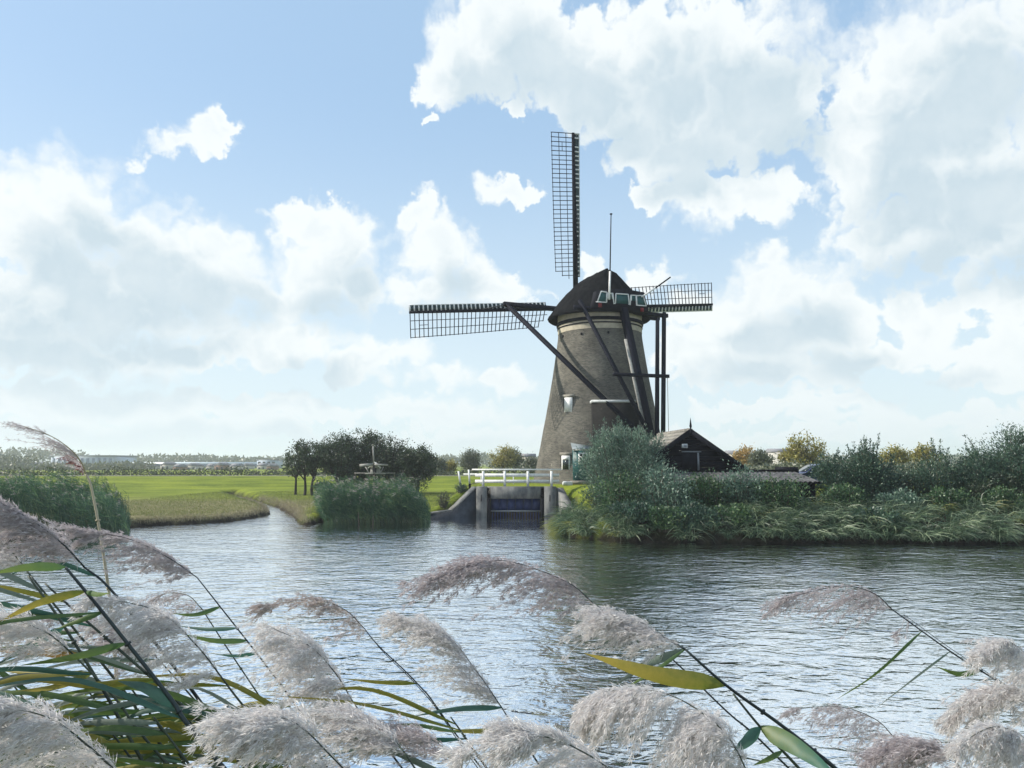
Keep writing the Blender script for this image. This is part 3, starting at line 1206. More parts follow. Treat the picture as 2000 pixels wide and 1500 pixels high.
    MB().tube([b0, b1], 0.075, 8).build('flag_pole_foot', 'white_paint', root)
    fp = MB().tube([b1, b2], [0.05, 0.035], 7).build('flag_pole', 'wood_dark', root)
    MB().box(b2, (0.18, 0.18, 0.06)).build('pole_cap', 'wood_dark', fp)
    c0 = plane_pt(1253, 580, mp(-3.85, 0, 0), AX)
    c1 = c0 + PX * 1.05 + ZU * 0.72 - AX * 0.3
    c2 = c0 + PX * 2.25 + ZU * 1.62 - AX * 0.6
    MB().tube([c0, c1], 0.07, 8).build('boom_foot', 'white_paint', root)
    MB().tube([c1, c2], 0.055, 8).build('boom', 'wood_dark', root)

    # ---- windows, door, annex
    def window(px0, px1, py0, py1, blind):
        P, nn = on_tower((px0 + px1) / 2, (py0 + py1) / 2)
        X = np.cross(ZU, nn)
        X = X if X[0] > 0 else -X
        k = 53.6 / F
        w, h = (px1 - px0) * k * 1.12, (py1 - py0) * k
        o = MB().box(P + nn * 0.02, (w, 0.12, h), X, nn).build('window', 'white_paint', root)
        if blind:
            MB().box(P + nn * 0.075, (w - 0.14, 0.03, h - 0.14), X, nn).build('pane', 'blind', o)
        else:
            MB().box(P + nn * 0.075, (w - 0.16, 0.03, h - 0.16), X, nn).build('pane', 'glass', o)
            MB().box(P + nn * 0.085 + ZU * (h * 0.33), (w - 0.16, 0.03, h * 0.16), X, nn).build('blind', 'blind', o)
        MB().box(P - X * (w / 2 + 0.06) + nn * -0.02, (0.10, 0.10, h), X, nn).build('reveal_shade', 'wood_dark', o)  # dark plate painted in for the shaded recess beside the window
        MB().box(P + ZU * (h / 2 + 0.14) + nn * 0.0, (w * 1.6, 0.06, 0.20), X, nn).build('lintel', 'lintel', o)
    window(1102.5, 1119, 776, 806.5, True)
    window(1097.5, 1114, 890, 920.5, False)
    # door porch
    zf = atY(1135, 938, 52.85)
    x0, x1 = atY(1121, 900, 52.85)[0], atY(1152, 900, 52.85)[0]
    zt = atY(1135, 878, 52.85)[2]
    po = MB().box(((x0 + x1) / 2, 53.65, (zf[2] + zt) / 2 - 0.1), (x1 - x0 + 0.06, 1.5, zt - zf[2] + 0.2)).build('porch', 'teal', root)
    MB().poly_prism([(x0 - 0.12, 52.74, zt), (x1 + 0.12, 52.74, zt), (x1 + 0.12, 54.3, zt + 0.52), (x0 - 0.12, 54.3, zt + 0.52)], (0, 0.02, 0.07)).build('porch_roof', 'lead', po)
    MB().box(((x0 + x1) / 2, 52.86, zt - 0.03), (x1 - x0 + 0.14, 0.10, 0.07)).build('fascia', 'white_soft', po)
    dr = MB().box(((x0 + x1) / 2, 52.885, (zf[2] + zt) / 2 - 0.03), (x1 - x0 - 0.1, 0.05, zt - zf[2] - 0.08)).build('door', 'teal', root)
    wx0, wx1 = atY(1129.5, 890, 52.85)[0], atY(1147, 890, 52.85)[0]
    wz0, wz1 = atY(1135, 907, 52.85)[2], atY(1135, 884, 52.85)[2]
    cx, cz = (wx0 + wx1) / 2, (wz0 + wz1) / 2
    MB().box((cx, 52.85, cz), (wx1 - wx0, 0.04, wz1 - wz0)).build('window_frame', 'white_paint', dr)
    pw, phh = (wx1 - wx0 - 0.20) / 2, (wz1 - wz0 - 0.24) / 3
    for i in range(2):
        for j in range(3):
            MB().box((wx0 + 0.075 + pw / 2 + i * (pw + 0.05), 52.826, wz0 + 0.07 + phh / 2 + j * (phh + 0.05)), (pw, 0.02, phh)).build('pane', 'glass', dr)
    for z in (0.25, 1.05, 1.9):
        MB().box((x0 + 0.12, 52.85, zf[2] + z), (0.05, 0.03, 0.09)).build('hinge', 'white_soft', dr)
    MB().box(((x0 + x1) / 2 - 0.1, 52.6, zf[2] - 0.14), (1.5, 0.5, 0.22)).build('doorstep', 'lintel', root)
    # annex with flat pale coping
    ax0, ax1 = atY(1157.5, 780, 52.9)[0], atY(1247, 780, 52.9)[0]
    azt = atY(1200, 786, 52.9)[2]
    MB().box(((ax0 + ax1) / 2, 54.2, (azt + 1.7) / 2), (ax1 - ax0, 2.6, azt - 1.7)).build('annex', 'brick_shaded', root, loc=(0, 0, 0))
    MB().box(((ax0 + ax1) / 2, 54.15, azt + 0.09), (ax1 - ax0 + 0.16, 2.7, 0.18)).build('annex_coping', 'coping', root)

    # ---- sails
    tau, rho = R_(10.4), R_(6.1)
    H = np.array([5.39, 61.5, 16.565])
    nn = AX * math.cos(tau) + ZU * math.sin(tau)
    up = -AX * math.sin(tau) + ZU * math.cos(tau)
    MB().tube([H - nn * 1.6, H - nn * 0.4, H + nn * 0.75], [0.38, 0.45, 0.42], 12).build('windshaft', 'wood_dark', root)
    MB().poly_prism([mp(3.2, -2.4, 14.9), mp(3.2, 2.4, 14.9), mp(3.0, 1.6, 17.1), mp(2.9, 0, 18.2), mp(3.0, -1.6, 17.1)], AX * 0.25).build('front_board', 'wood_dark', root)
    Rr = 14.4
    for k in range(4):
        def dr_(i):
            t = rho + i * math.pi / 2
            return up * math.cos(t) - PX * math.sin(t)
        d, e = dr_(k), dr_(k + 1)
        Hk = H + nn * (0.25 if k % 2 else -0.05)
        stock = MB().beam(Hk - d * 0.2, Hk + d * Rr, 0.36, 0.32, nn, 0.19, 0.16).build('sail', 'spar', root)

        def wdir(s):
            u = (s - 2.3) / (Rr - 2.3)
            b = R_(24 * (1 - u) ** 1.2 + 2.0)
            return e * math.cos(b) + nn * math.sin(b)
        ns = 33
        ss = np.linspace(2.75, Rr - 0.06, ns)

        def wid(s):
            return 1.62 + 0.34 * (s - 2.3) / (Rr - 2.3)
        for i, s in enumerate(ss):
            P = Hk + d * s
            w = wid(s) + 0.05
            if i == 0:
                w = wid(s) * 0.67 + 0.05
            MB().beam(P, P + wdir(s) * w, 0.055, 0.05, nn).build('lattice_bar', 'spar', stock)
        for fr, s0 in ((0.335, 2.45), (0.668, 2.7), (1.0, ss[1])):
            q = np.linspace(s0, Rr - 0.06, 14)
            MB().tube([Hk + d * s + wdir(s) * wid(s) * fr for s in q], 0.028, 4).build('lattice_lath', 'spar', stock)
        # short extra ladder laths near the tip
        MB().tube([Hk + d * s + wdir(s) * wid(s) * 0.52 for s in (ss[-5], ss[-3])], 0.024, 4).build('lattice_lath', 'spar', stock)
        # leading boards
        def bdir(s):
            u = (s - 2.3) / (Rr - 2.3)
            b = R_(20 * (1 - u) + 4)
            return -(e * math.cos(b) - nn * math.sin(b))
        q = np.linspace(2.6, Rr, 20)
        V, Fs = [], []
        for s in q:
            P = Hk + d * s
            for o in (0.10, 0.54):
                for h in (-0.012, 0.012):
                    V.append(P + bdir(s) * o + nn * h)
        for i in range(len(q) - 1):
            a, b = 4 * i, 4 * (i + 1)
            Fs += [(a, a + 2, b + 2, b), (a + 1, b + 1, b + 3, a + 3), (a, b, b + 1, a + 1), (a + 2, a + 3, b + 3, b + 2)]
        MB().add(V, Fs).build('wind_board', 'sailboard', stock)
        for i, s in enumerate(ss):
            if k == 0 and i % 11 == 8:
                continue
            P = Hk + d * s
            bd = bdir(s)
            MB().beam(P + bd * 0.11 - nn * 0.035, P + bd * 0.57 - nn * 0.035, 0.11, 0.03, nn).build('board_bar', 'white_paint', stock)
        MB().tube([Hk + d * s + bdir(s) * 0.57 for s in q], 0.05, 4).build('board_edge', 'white_soft', stock)
        MB().tube([Hk + d * s + bdir(s) * o - nn * 0.16 for s, o in ((3.2, 0.05), (5.0, 0.28), (6.4, 0.42), (8.4, 0.12))], 0.035, 5).build('sail_rope', 'rope', stock)
    return root


build_mill()

# ------------------------------------------------------------------ sluice, fence, small things round the mill
def build_sluice():
    root = empty('sluice', (0.3, 49.6, 0))
    tag(root, 'grey concrete sluice with dark blue gate under the white fence', 'sluice')
    Yf = 49.1
    f = lambda px, py, Y=Yf: atY(px, py, Y)
    xl, xr = f(930, 980)[0], f(1087, 980)[0]
    zt = f(1000, 951)[2]
    gl, gr = f(951, 980)[0], f(1063, 980)[0]
    MB().box(((xl + gl) / 2, Yf + 0.6, (zt - 0.9) / 2), (gl - xl, 1.2, zt + 0.9)).build('pier', 'concrete', root)
    MB().box(((xr + gr) / 2, Yf + 0.6, (zt - 0.9) / 2), (xr - gr, 1.2, zt + 0.9)).build('pier', 'concrete', root)
    zl = f(1000, 974)[2]
    MB().box(((gl + gr) / 2, Yf + 0.63, (zt + zl) / 2 - 0.002), (gr - gl, 1.1, zt - zl)).build('lintel_beam', 'concrete', root)
    for x in (gl + 0.12, gr - 0.12):
        MB().box((x, Yf + 0.16, (zt - 0.9) / 2 - 0.02), (0.24, 0.16, zt + 0.84)).build('gate_guide', 'wood_dark', root)
    z0 = f(1000, 998)[2]
    n = 6
    w = (gr - gl - 0.48) / n
    for i in range(n):
        MB().box((gl + 0.24 + w * (i + 0.5), Yf + 0.45 + 0.012 * (i % 2), (zl + z0) / 2), (w - 0.012, 0.1, zl - z0)).build('gate_plank', 'gate_blue', root)
    MB().box(((gl + gr) / 2, Yf + 0.34, z0 - 0.02), (gr - gl - 0.4, 0.14, 0.09)).build('gate_rail', 'metal_grey', root)
    m = 18
    for i in range(m):
        x = gl + 0.35 + (gr - gl - 0.7) * i / (m - 1)
        MB().box((x, Yf + 0.36, (z0 - 0.45) / 2), (0.07, 0.06, z0 + 0.4)).build('rack_bar', 'gate_blue', root)
    for x in (f(940, 970)[0], f(1074, 970)[0]):
        MB().box((x, Yf - 0.005, f(0, 973)[2]), (0.06, 0.05, 0.42)).build('slot', 'wood_dark', root)
    # wing walls
    A = np.array([xl, Yf + 0.3, 0])
    B = np.array([-5.3, 47.6, 0])
    dd = B - A
    zk = 0.42
    top = [A + ZU * (zt - 0.06), A + dd * 0.52 + ZU * zk, B + ZU * (zk - 0.15), B - ZU * 0.8, A - ZU * 0.8]
    nv = nrm(np.cross(dd, ZU))
    nv = nv if nv[1] > 0 else -nv
    wl = MB().poly_prism(top, nv * 0.5).build('wing_wall', 'concrete_wet_shaded', root)
    cp = MB()
    q = [A + ZU * (zt - 0.02), A + dd * 0.52 + ZU * (zk + 0.04), B + ZU * (zk - 0.11)]
    for a, b in zip(q[:-1], q[1:]):
        cp.beam(a + nv * 0.25, b + nv * 0.25, 0.62, 0.08)
    cp.build('coping', 'concrete', wl)
    A = np.array([xr, Yf + 0.3, 0])
    B = np.array([4.25, 45.4, 0])
    dd = B - A
    top = [A + ZU * (zt - 0.06), A + dd * 0.45 + ZU * 0.62, B + ZU * 0.4, B - ZU * 0.8, A - ZU * 0.8]
    nv = nrm(np.cross(dd, ZU))
    nv = nv if nv[0] > 0 else -nv
    MB().poly_prism(top, nv * 0.5).build('wing_wall', 'concrete', root)
    return root


build_sluice()


def build_fence():
    Y = 50.6
    f = lambda px, py: atY(px, py, Y)
    root = empty('bridge_fence', (f(1005, 940)[0], Y, 1.95))
    tag(root, 'white three-rail wooden fence on top of the sluice', 'fence')
    for px in (944, 986, 1031, 1077):
        p = f(px, 948)
        MB().box((p[0], Y - 0.21, (1.80 + f(px, 920)[2]) / 2), (0.17, 0.17, f(px, 920)[2] - 1.80)).build('post', 'white_paint', root)
    for x0, x1, y0, y1, dy in ((922, 1096, 917, 922, 0.04), (928, 1092, 925, 931, -0.09), (928, 1092, 937, 943, -0.09)):
        a, b = f(x0, (y0 + y1) / 2), f(x1, (y0 + y1) / 2)
        if dy > 0:
            MB().box(((a[0] + b[0]) / 2, Y - 0.03, f(1000, y0 + 1)[2] + 0.03), (b[0] - a[0], 0.26, 0.10)).build('rail', 'white_paint', root)
        else:
            MB().box(((a[0] + b[0]) / 2, Y - 0.095, (a[2] + b[2]) / 2), (b[0] - a[0], 0.05, 0.21)).build('rail', 'white_paint', root)
    # second fence on the far side of the crossing
    Y2 = 53.6
    g = lambda px, py: atY(px, py, Y2)
    r2 = empty('bridge_fence', (0, Y2, 2.0))
    tag(r2, 'low white rail behind the sluice fence on its far side', 'fence')
    for px in (940, 1003):
        MB().box((g(px, 930)[0], Y2, 2.3), (0.09, 0.09, 0.95)).build('post', 'white_paint', r2)
    a, b = g(905, 922.5), g(1050, 922.5)
    MB().box(((a[0] + b[0]) / 2, Y2 + 0.07, 2.72), (b[0] - a[0], 0.05, 0.11)).build('rail', 'white_soft', r2)
    # two single posts at the left
    for i, (px0, py0, px1, py1, lab) in enumerate(((895.5, 920, 899.5, 946, 'short tilting white post on the grass beside the sluice fence'),
                                                  (915.5, 917, 917.5, 946, 'upright white post with dark foot at the end of the sluice fence'))):
        Yp = 51.5
        a, b = atY(px0, py0, Yp), atY(px1, py1, Yp)
        zg = float(height(b[0], Yp))
        r3 = empty('white_post', (b[0], Yp, zg))
        tag(r3, lab, 'post')
        MB().beam((b[0], Yp, max(zg + 0.25, b[2])), a, 0.12, 0.12, (0, 1, 0)).build('shaft', 'white_paint', r3)
        MB().box((b[0], Yp, (zg - 0.2 + max(zg + 0.3, b[2])) / 2), (0.15, 0.15, max(zg + 0.3, b[2]) - zg + 0.2)).build('foot', 'wood_dark', r3)
    # stones by the door
    for i, (px, py, sx, lab) in enumerate(((1104, 939, 0.42, 'rounded pale boulder beside the mill door'), (1113, 936, 0.36, 'square pale stone block next to the doorstep of the mill'))):
        P = atY(px, py, 51.9)
        r = np.random.default_rng(i)
        mb = MB().box((P[0], 51.9, float(height(P[0], 51.9)) + sx * 0.28), (sx, sx * 0.8, sx * 0.8))
        o = mb.build('stone', 'coping')
        bv = o.modifiers.new('b', 'BEVEL')
        bv.width = 0.13 if i == 0 else 0.04
        bv.segments = 3
        tag(o, lab, 'stone')


build_fence()


def lathe(c, prof, n=16):
    a = np.arange(n) * 2 * math.pi / n
    V = np.concatenate([np.stack([c[0] + r * np.cos(a), c[1] + r * np.sin(a), np.full(n, c[2] + z)], -1) for r, z in prof])
    Fs = []
    for i in range(len(prof) - 1):
        for j in range(n):
            k = (j + 1) % n
            Fs.append((i * n + j, i * n + k, (i + 1) * n + k, (i + 1) * n + j))
    Fs.append(tuple(range(n - 1, -1, -1)))
    Fs.append(tuple((len(prof) - 1) * n + j for j in range(n)))
    return MB().add(V, Fs)


def build_pots():
    Y = 47.2
    for px, s, lab in ((1107.5, 1.0, 'taller terracotta flower pot at the edge of the sluice wall'), (1116, 0.78, 'smaller terracotta flower pot next to the taller pot')):
        x = atY(px, 985, Y)[0]
        z = float(height(x, Y))
        root = empty('flower_pot', (x, Y, z))
        tag(root, lab, 'flower pot')
        h = 0.44 * s
        lathe((x, Y, z - 0.02), [(0.12 * s, 0), (0.19 * s, h * 0.82), (0.22 * s, h * 0.83), (0.22 * s, h), (0.18 * s, h), (0.17 * s, h * 0.9)]).build('pot', 'terracotta', root, smooth=False)
        P = np.array([x, Y, z + h]) + rng.normal(size=(60, 3)) * np.array([0.12, 0.12, 0.08]) * s
        V, Q = leaf_quads(P, rand_dirs(60) + ZU * 0.6, 0.12, 0.05)
        mesh_np('plant', V, [Q], 'leaf_nettle', root)


build_pots()

# ------------------------------------------------------------------ shed, low shed, car
def build_shed():
    Y0, Y1 = 40.0, 46.5
    ap = atY(1348, 838, Y0)
    el = atY(1240, 917, Y0)
    er = atY(1456, 917, Y0)
    g = 1.5
    xc = ap[0]
    root = empty('wooden_shed', (xc, 43, g))
    tag(root, 'dark wooden shed with steep tiled roof and spiked gable next to the windmill', 'shed')
    zr, ze = ap[2] - 0.10, el[2]
    hw = (er[0] - el[0]) / 2 - 0.25
    sh = -0.4 / 6.5         # the ridge runs back slightly leftwards

    def sx(y):
        return (y - Y0) * sh
    # gable of horizontal boards
    n = 12
    bh = (zr - 0.15 - g) / n
    for i in range(n):
        z0, z1 = g + i * bh, g + (i + 1) * bh - 0.012
        def half(z):
            return min(hw, (zr - z) / (zr - ze) * (hw + 0.25) - 0.12)
        a, b = half(z0), half(z1)
        yy = Y0 + 0.12 + 0.015 * (i % 3)
        MB().poly_prism([(xc - a, yy, z0), (xc + a, yy, z0), (xc + b, yy, z1), (xc - b, yy, z1)], (0, 0.05, 0)).build('board', 'plank_dark', root)
    for s, nm in ((-1, 'side_wall'), (1, 'side_wall')):
        MB().poly_prism([(xc + s * hw, Y0 + 0.15, g - 0.2), (xc + s * hw + sx(Y1), Y1, g - 0.2), (xc + s * hw + sx(Y1), Y1, ze), (xc + s * hw, Y0 + 0.15, ze)], (-s * 0.08, 0, 0)).build(nm, 'plank_dark', root)
    MB().poly_prism([(xc - hw + sx(Y1), Y1, g), (xc + hw + sx(Y1), Y1, g), (xc + hw + sx(Y1), Y1, ze), (xc + sx(Y1), Y1, zr), (xc - hw + sx(Y1), Y1, ze)], (0, -0.06, 0)).build('back_wall', 'plank_dark', root)
    # roof: overlapping courses on both slopes
    for s in (-1, 1):
        k = 10
        sl = np.array([s * (hw + 0.32), 0, (ze - 0.08) - zr])
        for i in range(k):
            u0, u1 = i / k, (i + 1.12) / k
            a = np.array([xc, Y0 - 0.05, zr]) + sl * u0 + ZU * 0.0
            b = np.array([xc, Y0 - 0.05, zr]) + sl * u1 + ZU * 0.035
            back = np.array([sx(Y1 + 0.2), Y1 + 0.25 - Y0, 0])
            nrm_ = nrm(np.cross(sl, (0, 1, 0)))
            nrm_ = nrm_ if nrm_[2] > 0 else -nrm_
            MB().poly_prism([a, b, b + back, a + back], nrm_ * 0.05).build('tile_course', 'rooftile', root)
        # barge board
        a = np.array([xc, Y0 - 0.10, zr - 0.02])
        MB().beam(a, a + sl * 1.02, 0.05, 0.26, nrm_).build('barge_board', 'wood_dark', root)
    MB().beam((xc, Y0 - 0.1, zr + 0.05), (xc + sx(Y1), Y1 + 0.2, zr + 0.05), 0.22, 0.12).build('ridge', 'rooftile', root)
    for i in range(14):
        y = Y0 + 0.2 + i * 0.46
        MB().box((xc + sx(y), y, zr + 0.12), (0.26, 0.05, 0.06)).build('ridge_tile', 'rooftile', root)
    lathe((xc, Y0 - 0.12, zr - 0.25), [(0.07, 0), (0.07, 0.28), (0.03, 0.38), (0.075, 0.50), (0.06, 0.56), (0.02, 0.85), (0.005, 0.95)], 8).build('finial', 'wood_dark', root)
    d0 = atY(1334, 919, Y0)
    d1 = atY(1362, 884, Y0)
    MB().box(((d0[0] + d1[0]) / 2, Y0 + 0.10, (d0[2] + d1[2]) / 2), (d1[0] - d0[0], 0.06, d1[2] - d0[2])).build('door', 'wood_dark', root)
    MB().box((d1[0] + 0.06, Y0 + 0.08, (d0[2] + d1[2]) / 2), (0.09, 0.08, d1[2] - d0[2])).build('door_post', 'metal_grey', root)
    MB().box(((d0[0] + d1[0]) / 2 + 0.1, Y0 + 0.08, d1[2] + 0.05), (1.05, 0.08, 0.06)).build('door_lintel', 'metal_grey', root)
    v = atY(1337, 871, Y0)
    vb = MB().box((v[0], Y0 + 0.02, v[2]), (0.28, 0.2, 0.22)).build('vent_box', 'white_soft', root)
    MB().box((v[0] + 0.02, Y0 - 0.085, v[2]), (0.18, 0.02, 0.14)).build('grille', 'metal_grey', vb)


build_shed()


def build_low_shed():
    Yb, Yf = 39.6, 36.4
    xa, xb = atY(1306, 930, 38)[0], atY(1580, 930, 38)[0]
    zb, zf = atY(1400, 924, Yb)[2], atY(1400, 943, Yf)[2]
    root = empty('low_shed', ((xa + xb) / 2, 38, 1.2))
    tag(root, 'low dark shed with grey pantile roof in front of the wooden shed', 'shed')
    n = 30
    w = (xb - xa) / n
    a = np.linspace(-0.25, 1.25, 7) * math.pi
    r2 = np.random.default_rng(11)
    for i in range(n):
        x = xa + w * (i + 0.5)
        V = []
        jit = r2.normal(scale=0.012)
        for y, z in ((Yb, zb), ((Yb + Yf) / 2, (zb + zf) / 2 + r2.normal(scale=0.01)), (Yf + r2.normal(scale=0.03), zf)):
            for t in a:
                V.append((x + math.cos(t) * w * 0.47 + jit, y, z + math.sin(t) * 0.075))
        k = len(a)
        Fs = [(r * k + j, r * k + j + 1, (r + 1) * k + j + 1, (r + 1) * k + j) for r in range(2) for j in range(k - 1)]
        MB().add(V, Fs).build('tile_column', 'pantile', root)
    MB().poly_prism([(xa, Yf + 0.1, zf - 0.06), (xb, Yf + 0.1, zf - 0.06), (xb, Yb, zb - 0.06), (xa, Yb, zb - 0.06)], (0, 0, 0.03)).build('roof_deck', 'wood_dark', root)
    for i in range(14):
        x0 = xa + 0.25 + (xb - xa - 0.5) * i / 14
        x1 = x0 + (xb - xa - 0.5) / 14 - 0.015
        MB().box(((x0 + x1) / 2, Yf + 0.35 + 0.012 * (i % 2), (zf + 0.9) / 2 - 0.05), (x1 - x0, 0.05, zf - 0.9)).build('board', 'plank_dark', root)
    for x in (xa + 0.28, xb - 0.28):
        MB().box((x, 38.1, (zf + 0.9) / 2), (0.06, 2.9, zf - 0.9)).build('side_wall', 'plank_dark', root)
    # dark plank screen behind it
    Y = 43.5
    x0, x1 = atY(1456, 920, Y)[0], atY(1560, 920, Y)[0]
    r = empty('plank_screen', ((x0 + x1) / 2, Y, 1.9))
    tag(r, 'dark low plank screen between the wooden shed and the parked car', 'fence')
    for i, (pa, pb) in enumerate(((917, 921.5), (922, 927), (927.5, 933))):
        za, zb_ = atY(0, pb, Y)[2], atY(0, pa, Y)[2]
        MB().box(((x0 + x1) / 2, Y + 0.01 * i, (za + zb_) / 2), (x1 - x0, 0.04, zb_ - za)).build('board', 'plank_dark', r)
    for i in range(4):
        x = x0 + 0.1 + (x1 - x0 - 0.2) * i / 3
        MB().box((x, Y + 0.08, 2.4), (0.1, 0.08, 1.3)).build('post', 'wood_dark', r)
    # dark crate/trailer box beyond the screen
    Y = 46
    a, b = atY(1521, 912, Y), atY(1551, 920, Y)
    r = empty('trailer', ((a[0] + b[0]) / 2, Y, 2.0))
    tag(r, 'small dark box trailer in front of the blue car', 'trailer')
    MB().box(((a[0] + b[0]) / 2, Y, (a[2] + 2.45) / 2), (b[0] - a[0], 1.4, a[2] - 2.45)).build('box', 'wood_dark', r)
    MB().box(((a[0] + b[0]) / 2, Y - 0.71, 2.52), (b[0] - a[0] + 0.06, 0.06, 0.08)).build('frame', 'metal_grey', r)
    for s in (-1, 1):
        MB().tube([((a[0] + b[0]) / 2, Y + s * 0.75 - 0.08, 2.3), ((a[0] + b[0]) / 2, Y + s * 0.75 + 0.08, 2.3)], 0.29, 14).build('wheel', 'rubber', r)


build_low_shed()


def build_car():
    Y = 46.8
    xf = atY(1533, 920, Y)[0]
    g = float(height(xf + 2, Y))
    L = 4.3
    root = empty('parked_car', (xf + L / 2, Y, g))
    tag(root, 'dark blue car parked behind the low shed and the bushes', 'car')
    prof = [(0.0, 0.35), (0.02, 0.62), (0.12, 0.74), (0.95, 0.90), (1.62, 1.36), (1.95, 1.43), (2.9, 1.44), (3.5, 1.36), (4.12, 0.98), (4.28, 0.90), (4.30, 0.40), (3.9, 0.25), (0.4, 0.25)]
    hw = 0.86
    V, Fs = [], []
    n = len(prof)
    for y, ins in ((-1, 1), (-0.93, 0), (0.93, 0), (1, 1)):
        for x, z in prof:
            taper = 1.0 - 0.20 * max(0, (z - 0.9) / 0.54)
            xx = x if not ins else 0.02 + x * 0.99
            zz = z if not ins else z * 0.985 + 0.006
            V.append((xf + xx, Y + y * hw * taper, g + zz))
    for r in range(3):
        for j in range(n):
            k = (j + 1) % n
            Fs.append((r * n + j, r * n + k, (r + 1) * n + k, (r + 1) * n + j))
    Fs.append(tuple(range(n)))
    Fs.append(tuple(3 * n + j for j in range(n - 1, -1, -1)))
    MB().add(V, Fs).build('body', 'car_paint', root)

    def side(pts, nm, mat, s, off=0.012):
        q = []
        for x, z in pts:
            taper = 1.0 - 0.20 * max(0, (z - 0.9) / 0.54)
            q.append((xf + x, Y + s * (hw * taper + off), g + z))
        MB().poly_prism(q, (0, -s * 0.02, 0)).build(nm, mat, root)
    for s in (-1, 1):
        side([(1.25, 0.93), (2.15, 0.93), (2.15, 1.35), (1.72, 1.33)], 'side_window', 'glass', s)
        side([(2.22, 0.93), (3.05, 0.93), (3.05, 1.35), (2.22, 1.36)], 'side_window', 'glass', s)
        side([(3.12, 0.93), (3.85, 0.95), (3.45, 1.31), (3.12, 1.35)], 'side_window', 'glass', s)
        for x in (0.82, 3.42):
            w = MB().tube([(xf + x, Y + s * 0.70, g + 0.31), (xf + x, Y + s * 0.88, g + 0.31)], 0.31, 18).build('wheel', 'rubber', root)
            MB().tube([(xf + x, Y + s * 0.87, g + 0.31), (xf + x, Y + s * 0.895, g + 0.31)], 0.19, 14).build('rim', 'metal_grey', w)
        MB().box((xf + 0.10, Y + s * 0.62, g + 0.66), (0.12, 0.34, 0.13)).build('headlight', 'blind', root)
        MB().box((xf + 4.27, Y + s * 0.66, g + 0.78), (0.08, 0.24, 0.16)).build('tail_light', 'red_paint', root)
        MB().box((xf + 1.35, Y + s * 0.93, g + 0.95), (0.14, 0.16, 0.12)).build('mirror', 'car_paint', root)
    MB().poly_prism([(xf + 1.03, Y - 0.68, g + 0.965), (xf + 1.03, Y + 0.68, g + 0.965), (xf + 1.58, Y + 0.60, g + 1.345), (xf + 1.58, Y - 0.60, g + 1.345)], (-0.012, 0, 0.018)).build('windscreen', 'glass', root)


build_car()


